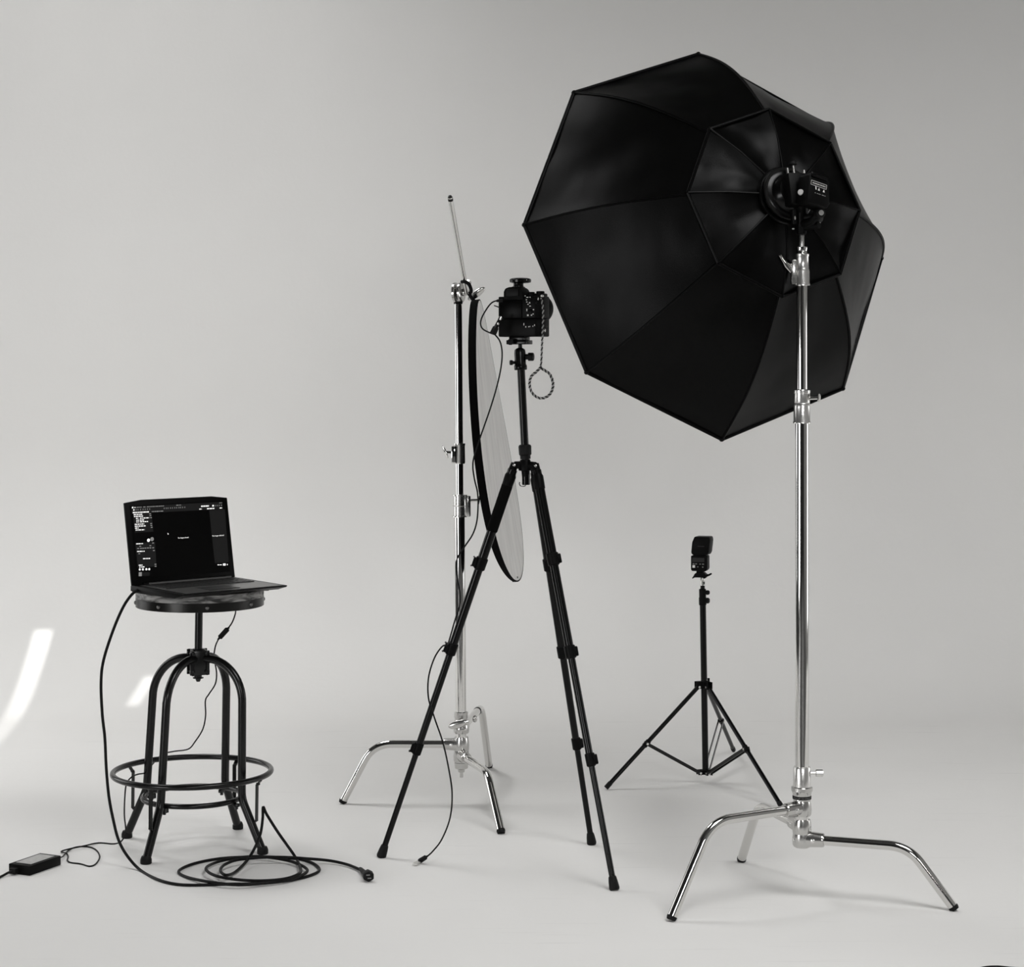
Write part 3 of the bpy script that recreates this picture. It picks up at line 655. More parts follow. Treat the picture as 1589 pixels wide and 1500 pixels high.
# ------------------------------------------------------------------ camera tripod
TD = 5.71
def tripod():
    ap = P(816, 722, TD); base = V((ap.x, ap.y, 0))
    t = thing('camera_tripod', base, 'black three-legged photo tripod with ball head carrying the camera', 'tripod')
    top = P(808.2, 566, TD); low = P(816.3, 752, TD); axis = (top-low).normalized()
    MB().cyl(P(815.5, 716, TD), top, .0112, n=24).obj('centre_column', 'anod', t)
    MB().lathe(P(815.3, 712, TD), axis, [(0, .0150), (.010, .0150), (.013, .0178), (.036, .0185), (.040, .0165), (.042, .012)], 28).obj('column_lock', 'rubber', t)
    sp = MB(); sp.lathe(P(816, 740, TD), axis, [(0, .011), (.018, .012), (.020, .020), (.036, .020), (.044, .016), (.05, .014)], 28)
    shoulders = [P(798, 721, TD), P(831, 722, TD-.022), P(829, 726, TD+.022)]
    for s in shoulders: sp.tube([P(816, 722, TD), s], [.013, .010], 14)
    sp.obj('spider', 'blackplastic', t)
    MB().cyl(low, P(816, 735, TD), .0112, n=20, bev=.001).obj('column_end', 'anod', t)
    MB().tube(spline([low-axis*-.002, low+V((-.004, 0, -.004)), low+V((-.014, -.003, -.004)), low+V((-.019, -.003, .002)), low+V((-.018, -.003, .008))], 4), .0016, 8).obj('bag_hook', 'steel', t)
    legs = [([(796, 722), (742, 874), (697, 1006), (646, 1161), (591, 1331)], G(591, 1330)),
            ([(833, 724), (859.5, 875), (887, 1021), (920, 1187), (954, 1382)], G(954, 1381)),
            ([(828, 728), (844, 874), (868, 1008), (894.7, 1151), (918, 1311)], G(918.5, 1310))]
    for i, (px, foot) in enumerate(legs):
        s = shoulders[i]; ax = (foot-s).normalized(); L = (foot-s).length
        fr = [(q[1]-px[0][1])/(px[4][1]-px[0][1]) for q in px]
        pt = lambda f: s.lerp(foot, f)
        side = norm(ax.cross(V((0, 1, 0)))) * (-1 if i == 0 else 1)
        side = -side if side.x*(-1 if i == 0 else 1) < 0 else side
        w = [.0138, .0122, .0103, .0085]
        if i == 0: w = [.0138, .0122, .0103, .0085]
        leg = MB(); leg.cyl(pt(.012), pt(fr[1]), w[0], n=22); leg = leg.obj('leg', 'anod', t)
        j = MB(); j.tube([pt(-.004), pt(.02), pt(.028), pt(.058)], [.0105, .0125, .0165, .0155], 18)
        pin = norm(ax.cross(V((side.x, side.y, 0)))); j.cyl(s-pin*.018, s+pin*.018, .0062, n=14); j.obj('leg_joint', 'blackplastic', leg)
        MB().lathe(s+V((0, -.017, 0)), V((0, -1, 0)), [(0, .0045), (.002, .004), (.0026, .002)], 12).obj('pivot_screw', 'steel', leg)
        if i == 0: MB().tube([pt(.05), pt(.052), pt(.165), pt(.167)], [.0145, .0162, .0162, .0145], 20).obj('foam_grip', 'foam', leg, 'thick black foam sleeve')
        for k in range(1, 4):
            MB().cyl(pt(fr[k]), pt(fr[k+1] if k < 3 else .982), w[k], n=20).obj('leg_section', 'anod', leg)
            c = pt(fr[k]); lk = MB()
            lk.tube([c-ax*.019, c-ax*.017, c+ax*.015, c+ax*.018], [w[k-1]+.001, w[k-1]+.0035, w[k-1]+.003, w[k]+.001], 18)
            lv = c+side*(w[k-1]+.004)
            lk.box(lv, (.012, .020, .026), side, V((0, 1, 0)), bev=.003)
            lk.obj('leg_lock', 'blackplastic', leg)
        fb = pt(.970)
        MB().tube([pt(.968), pt(.971), pt(.980), pt(.995), foot+Zv*.0005], [.0095, .0110, .0128, .0145, .0125], 16).obj('foot', 'rubber', leg)
    # ball head
    h0 = P(808, 574, TD)
    bh = MB().lathe(h0, axis, [(0, .0170), (.002, .0185), (.012, .0185), (.016, .0165), (.018, .0160), (.050, .0165), (.058, .0150), (.062, .010), (.064, .005)], 28).obj('ball_head', 'anod', t)
    kb = MB(); kc = P(817, 553.5, TD); kb.lathe(kc, V((1, -.25, 0)), [(-.004, .008), (.005, .008), (.006, .0118), (.019, .0118), (.021, .010)], 20); kb.obj('lock_knob', 'rubber', bh)
    MB().torus(kc+norm((1, -.25, 0))*.0205, V((1, -.25, 0)), .008, .0006, 24, 6).obj('knob_mark', 'grey_print', bh)
    kb = MB(); kb.lathe(P(799, 562.5, TD), V((-1, -.2, 0)), [(0, .004), (.006, .0045), (.007, .0072), (.014, .0072), (.015, .006)], 16); kb.obj('pan_knob', 'rubber', bh)
    MB().cyl(P(807.5, 548, TD), P(807, 533, TD), .0058, n=16).obj('ball_stem', 'anod', bh)
    r_ = V((.906, -.42, 0)); f_ = V((.42, .906, 0))
    pl = MB(); pl.box(P(806, 531, TD), (.062, .046, .012), r_, f_, bev=.0015)
    pl.box(P(806, 525, TD), (.046, .044, .012), r_, f_, bev=.001); pl.obj('clamp_plate', 'anod', bh)
    MB().lathe(P(794, 530.5, TD-.012), V((-.906, .42, 0)), [(0, .0085), (.008, .0085), (.0095, .007)], 18).obj('clamp_knob', 'rubber', bh)
    MB().lathe(P(792.2, 530.5, TD-.03), V((-.25, -1, 0)), [(0, .0085), (.004, .0085), (.005, .0045), (.0054, .0035)], 18).obj('clamp_screw', 'rubber', bh)
tripod()

# ------------------------------------------------------------------ camera
def dslr():
    C = P(811.5, 493, TD); r = V((.906, -.42, 0)); f = V((.42, .906, 0)); z = Zv
    zt = CAMH+(580-458)*TD/FPX; zb = CAMH+(580-522.5)*TD/FPX
    t = thing('photo_camera', V((C.x, C.y, zb)), 'black camera with battery grip on the tripod, back turned to the viewer', 'camera')
    def B(a, b, h): return V((C.x, C.y, 0))+r*a+f*b+z*h
    zm = (zt+zb)/2
    body = MB()
    # body outline in plan (a across, b towards lens) extruded upwards, with a hand grip bulge
    plan = [(-.067, -.024), (.048, -.026), (.064, -.020), (.069, -.008), (.069, .030), (.060, .042), (.044, .042), (.036, .028), (-.052, .028), (-.067, .016)]
    split = zb+.052
    body.prism([B(a, b, split) for a, b in plan], z*(zt-.004-split), .003)
    body = body.obj('body', 'blackplastic', t)
    MB().prism([B(a*1.005, b*1.0, zb) for a, b in plan], z*(split-zb-.0008), .004).obj('battery_grip', 'blackplastic', t)
    # shoulders, viewfinder hump, dials
    sh = MB(); sh.prism([B(a, 0.012, h) for a, h in ((-.062, zt-.006), (-.058, zt+.003), (-.046, zt+.006), (-.04, zt-.006))], f*.012, .002)
    sh.box(B(.048, .012, zt-.001), (.034, .036, .012), r, f, bev=.004)
    sh.lathe(B(.026, 0, zt-.006), z, [(0, .010), (.014, .010), (.015, .008)], 20)
    sh.lathe(B(.052, .006, zt+.001), z, [(0, .012), (.008, .012), (.010, .010)], 24); sh.obj('top_dials', 'blackplastic', body)
    vf = MB(); vf.prism([B(a, -.032, h) for a, h in ((-.047, zt-.014), (-.047, zt+.010), (-.042, zt+.019), (-.030, zt+.023), (-.002, zt+.023), (.007, zt+.018), (.012, zt+.010), (.015, zt-.014))], f*.055, .003)
    vf.obj('viewfinder', 'softblack', body)
    MB().box(B(-.017, -.033, zt+.006), (.040, .010, .022), r, f, bev=.004).obj('eyecup', 'rubber', body)
    MB().box(B(-.026, -.026, zm+.020), (.070, .006, .052), r, f, bev=.0015).obj('rear_screen', 'screen', body)
    lens = MB(); lc = B(.004, .026, zt-.036)
    lens.lathe(lc, f, [(0, .034), (.006, .036), (.008, .0385), (.030, .0385), (.032, .040), (.060, .041), (.062, .0425), (.085, .0425), (.087, .039), (.083, .034)], 40)
    lens.obj('lens', 'blackplastic', t, 'black lens pointing away')
    # buttons, placed on the rear face
    def rear(px, py, e=.0):
        q = P(px, py, TD); k = (q-C); al = ((px-CX)*1.0)
        # intersect view ray with the rear plane
        o = V((0, 0, CAMH)); dr = (q-o); n = -f; p0 = B(0, -.026, 0)
        s = (p0-o).dot(n)/dr.dot(n); return o+dr*s+n*e
    for j, (x, y, w, h) in enumerate([(815, 459, 1.6, 1.2), (818.5, 461.2, 3, 1.4), (822.6, 461.2, 1.8, 1.8), (817, 465.2, 2, 1.4), (817.6, 468.4, 2.2, 1.2), (822, 469.7, 2, 2), (819.5, 472, 1.8, 1.4), (822.7, 474.8, 2.6, 1.4),
                        (817.6, 480.8, 1, 3.6), (828, 480.3, 1.8, 1.6), (827.4, 487, 1.6, 1.4), (819.2, 489, 2.6, 2.4), (824.8, 488.6, 1.8, 2.4),
                        (813, 503, 1, 3.6), (816, 507, 1.4, 2), (820.6, 506.8, 1.4, 1.6), (822.4, 506.4, 1.3, 1.2), (827, 506, 1.4, 1.2), (829.6, 504.4, 1, 2.4)]):
        k = TD/FPX; MB().box(rear(x, y, .0004), (w*k, .0012, h*k), r, f).obj('button_mark', 'white', body)
    for x, y, rr in ((823, 484, .008), (822, 465, .006), (833, 470, .004)):
        MB().lathe(rear(x, y, -.001), -f, [(0, rr), (.003, rr), (.0038, rr*.8)], 18).obj('button', 'blackplastic', body)
    MB().blob(rear(841.5, 459, .001), r*.0055, z*.004, f*.004, 12).obj('strap_lug', 'steel', body)
    for x, y in ((835.3, 463.5), (846, 512.5)): MB().blob(rear(x, y, .0005), r*.0022, z*.0046, f*.002, 10).obj('rivet', 'steel', body)
    # open port cover and tether lock plate on the left side
    pc = MB(); pc.prism([P(778.5, 477, TD), P(778.5, 479, TD), P(766.5, 474.4, TD-.008), P(766.5, 473, TD-.008)], V((0, .018, 0))); pc.obj('port_cover', 'rubber', body)
    # accessory with a flat round top in the flash shoe
    a = P(804.5, 448, TD); h = thing('shoe_accessory', a, 'black mushroom-shaped disc accessory in the flash shoe on top of the camera', 'accessory')
    MB().box(a+z*.003, (.030, .026, .006), r, f, bev=.001).obj('shoe_foot', 'blackplastic', h)
    MB().lathe(a+z*.005, z, [(0, .0150), (.004, .0150), (.005, .0135), (.007, .0145), (.010, .0145), (.011, .0125), (.017, .016), (.018, .012)], 28).obj('neck', 'anod', h)
    MB().lathe(P(807.5, 439.6, TD), z, [(0, .016), (.001, .024), (.003, .0305), (.010, .0312), (.013, .029), (.0155, .020), (.016, .005)], 44).obj('disc', 'anod', h)
    MB().blob(P(817.3, 434.3, TD-.027), V((.0012, 0, 0)), V((0, .0015, 0)), V((0, 0, .0022)), 8).obj('set_screw', 'steel', h)
    # braided wrist strap
    s0 = rear(841.6, 462, .006); k = TD/FPX; yy = s0.y-.004
    Q = lambda x, y: P(x, y, yy)
    path = spline([s0, Q(842.6, 480), Q(842.6, 500), Q(841.8, 520), Q(840.8, 540), Q(840, 560), Q(838.8, 570)], 10)
    loop = spline([Q(838.8, 570), Q(832, 577), Q(825, 583), Q(821.8, 593), Q(823.5, 605), Q(830, 614), Q(840, 618), Q(850, 614.5), Q(856.5, 606), Q(858, 594), Q(853.5, 581), Q(846, 575), Q(839, 571)], 10)
    st = thing('wrist_strap', path[-1], 'braided black and white cord wrist loop dangling from the camera', 'strap')
    def braid(pts, rad, rs, ph, pitch):
        out = []; s = 0; u = None
        fine = []
        for a_, b_ in zip(pts, pts[1:]):
            m_ = max(1, int((b_-a_).length/.0011))
            fine += [a_.lerp(b_, i/m_) for i in range(m_)]
        for i in range(len(fine)-1):
            tn = (fine[i+1]-fine[i]).normalized()
            if u is None: u = perp(tn)[0]
            u = (u-tn*u.dot(tn)).normalized(); w_ = tn.cross(u); q = s/pitch*2*math.pi+ph
            out.append(fine[i]+rad*(math.cos(q)*u+math.sin(q)*w_)); s += (fine[i+1]-fine[i]).length
        return out
    for nm, mm, ph in (('pale_strand', 'strand_l', 0), ('dark_strand', 'strand_d', math.pi)):
        mb = MB(); mb.tube(braid(path, .0015, .0016, ph, .014), .0018, 6); mb.tube(braid(loop, .0020, .002, ph, .011), .0023, 6); mb.obj(nm, mm, st)
    MB().blob(Q(839, 570.5), V((.004, 0, .001)), V((0, .003, 0)), V((0, 0, .005)), 12).obj('knot', 'strand_d', st)
dslr()

# ------------------------------------------------------------------ tether cable
def tether():
    d0 = 5.66
    pA = [(780, 466), (771, 466.5), (762.7, 470), (754.7, 480), (747.2, 494), (746, 504), (750, 511), (761, 516.6), (768, 519)]
    t = thing('tether_cable', G(652, 1337), 'thin black tether cable hanging from the camera past the reflector to a floor plug', 'cable')
    MB().tube(spline([P(x, y, d0) for x, y in pA], 8), .0021, 8).obj('port_loop', 'cable', t)
    MB().tube([P(780, 466, d0), P(772, 466.6, d0), P(770, 467, d0)], [.0046, .0042, .0026], 12).obj('port_plug', 'rubber', t)
    a, b = P(776.5, 493, d0), P(764.5, 518.5, d0); ax = (b-a).normalized()
    MB().tube([a, a.lerp(b, .30), a.lerp(b, .55), a.lerp(b, .60), a.lerp(b, .95), b], [.0045, .005, .0062, .0088, .0095, .0080], 4).obj('coupler', 'rubber', t)
    MB().tube([a.lerp(b, .30), a.lerp(b, .40)], [.0056, .006], 12).obj('coupler_ring', 'steel', t)
    MB().tube([a.lerp(b, -.08), a.lerp(b, .12)], [.0050, .0062], 10).obj('coupler_tip', 'steel', t)
    low = [(768, 519), (775, 528), (778.5, 540), (779, 556), (776, 578), (769.5, 605), (761, 633), (751.5, 660.5), (745, 679), (736, 707), (733.7, 724), (736.5, 744.5), (740.8, 763), (741.8, 782), (740, 808), (733.7, 828.5), (721.6, 847), (711, 863), (707.6, 877), (709.5, 897), (713.5, 918), (713, 940), (706, 962), (698, 990)]
    pts = [P(x, y, 5.66-.03*math.sin(i/23*math.pi)) for i, (x, y) in enumerate(low)]
    rest = [(694, 1000, 5.70), (686, 1003, 5.69), (674, 1021, 5.68), (665, 1051, 5.67), (665, 1083, 5.67), (674, 1113, 5.67), (687, 1151, 5.67), (696, 1191, 5.67), (701.5, 1230, 5.67), (698.5, 1268, 5.67), (686, 1301, 5.68), (672, 1320, 5.69), (660, 1331, 5.70)]
    pts += [P(*q) for q in rest]
    MB().tube(spline(pts, 7), .0023, 8).obj('cord', 'cable', t)
    p0, p1, p2 = P(661, 1329.5, 5.70), G(651.5, 1335.5, .007), G(643.5, 1340.5, .006)
    ax = (p1-p0).normalized()
    MB().tube([p0-ax*.008, p0-ax*.001, p0+ax*.002, p1], [.0026, .0036, .0068, .0074], 8).obj('plug_grip', 'rubber', t)
    ax = norm(p2-p1)
    MB().box((p1+p2)/2, ((p2-p1).length+.002, .0125, .0052), ax, ax.cross(Zv)).obj('plug_shell', 'steel', t)
tether()

# ------------------------------------------------------------------ octagonal softbox
BOXC = V((.5689, 5.75, 1.7789)); BOXR = .5792
az, el, roll = .4053, .233, -.0599
AX = V((math.sin(az)*math.cos(el), -math.cos(az)*math.cos(el), math.sin(el)))
_x = V((0, 0, 1)).cross(AX).normalized(); _y = AX.cross(_x)
EX = math.cos(roll)*_x+math.sin(roll)*_y; EY = -math.sin(roll)*_x+math.cos(roll)*_y
def O(r, t, h): return BOXC+EX*(r*math.cos(t))+EY*(r*math.sin(t))+AX*h
def softbox():
    t = thing('softbox', BOXC, 'large black octagonal softbox seen from behind on the chrome stand', 'softbox')
    RI, HI, RS, HS = .255, .365, .078, .425
    ang = [math.pi/2-k*math.pi/4 for k in range(9)]
    def rib(s):      # outer profile between rim (0) and shoulder (1), bowed outwards a little
        return BOXR+(RI-BOXR)*s+.030*math.sin(math.pi*s), HI*s+.018*math.sin(math.pi*s)
    rn = random.Random(5)
    for k in range(8):
        t0, t1 = ang[k], ang[k+1]
        sd = rn.uniform(0, 50)
        def fn(i, j, sd=sd, t0=t0, t1=t1):
            r, h = rib(j); a = O(r, t0, h).lerp(O(r, t1, h), i)
            e = 4*i*(1-i); q = a-BOXC
            wr = noise.noise(q*7+V((sd, 0, 0)))*.006*e+noise.noise(V((q.x*22, q.y*22, q.z*9+sd)))*.002*e
            nrm = (O(1, (t0+t1)/2, .9)-BOXC).normalized()
            sag = -.014*e*math.sin(math.pi*j)             # cloth stretched flat between the ribs
            return a+nrm*(sag+wr)
        p = MB().grid(fn, 16, 20).obj('panel', 'nylon', t, fix=False, ang=60)
        seam = MB().tube([O(rib(j/16)[0]+.001, t0, rib(j/16)[1]+.001) for j in range(17)], .0035, 8).obj('seam', 'nylon', p)
        # inner cap
        def fc(i, j, sd=sd, t0=t0, t1=t1):
            r = RI+.012+(RS-RI-.012)*j; h = HI+.012+(HS-HI-.012)*j+.012*math.sin(math.pi*j)
            a = O(r, t0, h).lerp(O(r, t1, h), i); e = 4*i*(1-i)
            q = a-BOXC; wr = noise.noise(q*13+V((sd, 9, 0)))*.007*e*(1-.6*j)+noise.noise(q*34+V((sd, 2, 0)))*.002*e
            return a+AX*(wr-.010*e)
        cp = MB().grid(fc, 14, 14).obj('cap_panel', 'nylon', t, fix=False, ang=60)
        MB().tube([O(RI+.012, t0, HI+.012), O(RI+.012, (t0+t1)/2, HI+.012).lerp((O(RI+.012, t0, HI+.012)+O(RI+.012, t1, HI+.012))/2, 1), O(RI+.012, t1, HI+.012)], .0045, 8).obj('cap_piping', 'nylon', cp)
        MB().tube([O(RI+.012, t0, HI+.015), O((RI+RS)/2, t0, (HI+HS)/2+.019), O(RS, t0, HS+.003)], .0030, 8).obj('cap_seam', 'nylon', cp)
        # flap closing the gap under the cap edge
        MB().quad(O(RI+.012, t0, HI+.012), O(RI+.012, t1, HI+.012), O(RI-.002, t1, HI-.004), O(RI-.002, t0, HI-.004)).obj('cap_skirt', 'nylon', cp)
        MB().tube([O(BOXR, t0, 0), O(BOXR, t1, 0)], .0058, 10).obj('rim_piping', 'nylon', p)
        MB().quad(O(BOXR, t0, 0), O(BOXR, t1, 0), O(BOXR-.012, t1, -.03), O(BOXR-.012, t0, -.03)).obj('front_lip', 'nylon', p)
        MB().blob(O(BOXR, t0, 0), EX*.0072, EY*.0072, AX*.010, 12).obj('corner_cap', 'nylon', t)
    f = MB(); f.bm.faces.new([f.bm.verts.new(O(BOXR-.008, a, -.012)) for a in ang[:8]]); f.obj('front_diffuser', 'diffuser', t, 'white front cloth', fix=False)
    MB().lathe(BOXC+AX*(HS-.012), AX, [(0, RS-.004), (.004, RS+.002), (.018, RS+.003), (.021, RS), (.022, RS-.012), (.012, RS-.016)], 48).obj('speed_ring', 'anod', t)
    # small reflections of lint on the cloth
softbox()

# ------------------------------------------------------------------ flash head behind the softbox
def flash_head():
    h0 = .437; base = BOXC+AX*h0
    t = thing('flash_head', base, 'black flash head and bracket fixed to the back of the octagonal softbox', 'flash')
    # frame of the flash: AX backwards, up roughly vertical
    up = (Zv-AX*AX.z).normalized(); rt = up.cross(-AX).normalized()
    if rt.x < 0: rt = -rt
    def F(a, b, c): return base+rt*a+up*b+AX*c
    MB().lathe(base, AX, [(0, .064), (.003, .066), (.014, .066), (.016, .062), (.017, .054), (.030, .050), (.040, .042), (.042, .02)], 44).obj('mount_ring', 'anod', t)
    MB().lathe(F(0, 0, .004), AX, [(0, .0725), (.003, .0745), (.008, .0745), (.010, .072)], 48).obj('bayonet_ring', 'grey_print' if False else 'band', t)
    # clamp block round the flash with three screws on top
    MB().box(F(.004, -.004, .052), (.072, .088, .040), rt, up, bev=.006).obj('clamp_block', 'blackplastic', t)
    for a, b, c, L in ((-.016, .040, .045, .020), (.006, .044, .040, .026), (.030, .040, .052, .014)):
        s = MB(); s.cyl(F(a, b, c), F(a, b+L, c), .0036, n=12, bev=.0008); s.obj('clamp_screw', 'steel', t)
    MB().lathe(F(.006, .070, .040), up, [(0, .006), (.002, .011), (.009, .011), (.010, .008)], 20).obj('screw_head', 'rubber', t)
    # flash body running back from the block, back plate facing right and down
    bk = norm(AX+rt*.10-up*.10); br = norm(rt*.975-up*.22); br = norm(br-bk*br.dot(bk)); bu = bk.cross(br) if bk.cross(br).z > 0 else br.cross(bk)
    bc = P(1262.5, 296, 5.265)
    def K(a, b, c): return bc+br*a+bu*b+bk*c
    prof = [(-.022, -.042), (.036, -.042), (.042, -.030), (.032, .034), (.026, .042), (-.026, .042), (-.032, .034), (-.030, -.034)]
    body = MB().prism([K(a, b, -.03) for a, b in prof], bk*.050, .003).obj('body', 'blackplastic', t)
    MB().box(K(-.002, .034, .021), (.052, .012, .006), br, bu, bev=.002).obj('top_ridge', 'anod', body)
    e = .0206
    fr = MB()
    for (a0, b0, a1, b1) in ((-.026, .0175, .026, .0190), (-.026, .006, .026, .0075), (-.026, .006, -.0245, .019), (.0245, .006, .026, .019)):
        fr.quad(K(a0, b0, e), K(a1, b0, e), K(a1, b1, e), K(a0, b1, e))
    rn = random.Random(9); x = -.0205
    while x < .019:
        w_ = rn.uniform(.003, .006); fr.quad(K(x, .0108, e), K(x+w_, .0108, e), K(x+w_, .0142, e), K(x, .0142, e)); x += w_+.0012
    fr.obj('label_frame', 'label', body, 'white outlined label strip')['kind'] = 'stuff'
    mk = MB()
    for a in (.002, .018): MB().quad(K(a-.0032, -.0035, e), K(a+.0032, -.0035, e), K(a+.0006, .0035, e), K(a-.0006, .0035, e)).obj('arrow_mark', 'white', body)
    mk.quad(K(-.009, -.003, e), K(-.0055, -.003, e), K(-.0075, .0055, e), K(-.0105, .0055, e)); mk.obj('arrow_mark', 'white', body)
    mk = MB()
    for a in (-.010, -.003, .002, .006, .013, .017, .022): mk.quad(K(a, -.0135, e), K(a+.003, -.0135, e), K(a+.003, -.0115, e), K(a, -.0115, e))
    mk.obj('small_lettering', 'grey_print', body)['kind'] = 'stuff'
    MB().lathe(P(1242.3, 298, 5.255), norm(bk-br*1.3), [(-.01, .0078), (0, .0078), (.0012, .0078), (.002, .006)], 20).obj('side_button', 'label', body)
    # tilting bracket down to the stand
    sx, sy = .774, 5.34
    br_ = MB(); br_.cyl(V((sx, sy, 1.772)), V((sx, sy, 1.800)), .0135, n=24, bev=.002)
    br_.tube([V((sx, sy, 1.795)), V((sx+.001, sy-.003, 1.835)), F(.012, -.030, .045)], [.014, .017, .020], 16); br_.obj('bracket', 'blackplastic', t)
    lv = MB(); lv.lathe(V((sx+.010, sy-.01, 1.815)), V((.75, -.65, .1)), [(0, .011), (.03, .010), (.032, .017), (.044, .017), (.046, .014)], 20); lv.obj('tilt_knob', 'rubber', t)
    kc = V((sx+.010, sy-.01, 1.815))+norm((.75, -.65, .1))*.0455
    kp = P(1274, 330, 5.27)
    MB().lathe(kp, V((.35, -1, .1)), [(-.016, .013), (0, .013), (.0012, .0118), (.0016, .002)], 24).obj('knob', 'rubber', t)
    MB().lathe(kp+norm((.35, -1, .1))*.0013, V((.35, -1, .1)), [(0, .0074), (.0012, .0072), (.0014, .002)], 24).obj('knob_face', 'label', t)
    lk = MB(); lk.tube([V((sx, sy, 1.80)), kp+V((-.02, .03, -.02)), kp+V((0, .015, 0))], [.012, .011, .012], 12); lk.obj('knob_arm', 'blackplastic', t)
    for x, y, w_, h_ in ((1233.8, 338, .0022, .0055), (1231, 355, .0035, .0022), (1271.5, 345, .0042, .0030)):
        MB().blob(P(x, y, 5.305), V((w_, 0, 0)), V((0, .003, 0)), V((0, 0, h_)), 10).obj('bracket_screw', 'label', t)
    sd = MB(); sd.tube([V((sx-.018, sy-.006, 1.80)), V((sx-.020, sy-.01, 1.85))], [.011, .010], 12); sd.tube([V((sx, sy, 1.79)), kp+V((0, .03, -.03))], [.01, .009], 10); sd.obj('bracket_side', 'blackplastic', t)
flash_head()

# ------------------------------------------------------------------ small light stand and its flash
LD = 6.84
def small_stand():
    base = V(((1094-CX)*LD/FPX, LD, 0))
    t = thing('light_stand', base, 'small black folding light stand carrying the compact flash', 'light stand')
    top, hub, bot = P(1090.3, 912, LD), P(1093.6, 1062, LD), P(1094.8, 1199, LD)
    ax = (top-bot).normalized()
    MB().cyl(bot, P(1090.6, 936, LD), .0108, n=22).obj('pole', 'anod', t)
    MB().cyl(P(1090.6, 936, LD), P(1090.2, 902, LD), .0078, n=18).obj('upper_pole', 'anod', t)
    ck = MB(); ck.lathe(P(1090.5, 939, LD), ax, [(0, .011), (.003, .0130), (.026, .0130), (.028, .0118), (.055, .0118), (.057, .009)], 24); ck = ck.obj('pole_clamp', 'blackplastic', t)
    for yy, rr in ((919, .008), (931.5, .010)):
        MB().lathe(P(1094, yy, LD), V((1, -.3, 0)), [(0, .006), (.006, rr), (.012, rr), (.016, rr*.6)], 14).obj('clamp_knob', 'rubber', ck)
    MB().lathe(P(1090.2, 908, LD), ax, [(0, .0085), (.003, .0085), (.004, .0078), (.022, .0078), (.026, .006), (.034, .006)], 20).obj('stud', 'steel', t)
    c0 = MB(); c0.lathe(hub-ax*.012, ax, [(0, .014), (.002, .0155), (.022, .0155), (.024, .013)], 24)
    c1 = MB(); c1.lathe(bot-ax*.004, ax, [(0, .012), (.002, .0145), (.014, .0145), (.016, .012)], 24)
    feet = [G(941.5, 1225), G(1213, 1256), G(1138, 1166.5)]
    legs = []
    for i, f in enumerate(feet):
        d = V((f.x-base.x, f.y-base.y, 0)).normalized(); s = Zv.cross(d)
        hp = hub+d*.024-Zv*.006; bp_ = bot+d*.022+Zv*.002
        for sg in (1, -1):
            c0.box(hub+d*.021+s*sg*.0085, (.026, .003, .024), d, s); c1.box(bot+d*.018+s*sg*.0085+Zv*.004, (.024, .003, .016), d, s)
        fp = f+Zv*.009
        leg = MB(); leg.cyl(hp, fp, .0074, n=14); leg = leg.obj('leg', 'anod', t)
        a2 = (fp-hp).normalized()
        MB().cyl(fp-a2*.02, fp+a2*.004, .0086, n=14, bev=.001).obj('foot_cap', 'rubber', leg)
        rv = MB(); rv.cyl(hp-s*.0115, hp+s*.0115, .0042, n=12); rv.obj('rivet', 'steel', leg)
        fr = (.57, .53, .53)[i]; at = hp.lerp(fp, fr)
        for sg in (1, -1): st = MB().box((at+bp_)/2+s*sg*.0088, ((at-bp_).length+.012, .0026, .011), at-bp_, s).obj('brace', 'blackmetal', t)
        jr = MB(); jr.tube([at-a2*.012, at+a2*.012], .0092, 14); jr.obj('brace_collar', 'blackplastic', leg)
        for q, nm in ((at, 'rivet'), (bp_, 'rivet')): MB().cyl(q-s*.0118, q+s*.0118, .0040, n=12).obj(nm, 'steel', st)
    c0.obj('leg_hub', 'blackplastic', t); c1.obj('brace_hub', 'blackplastic', t)
    MB().box(hub+V((.014, .010, .012)), (.008, .008, .018), bev=.001).obj('hub_lug', 'blackplastic', t)
small_stand()

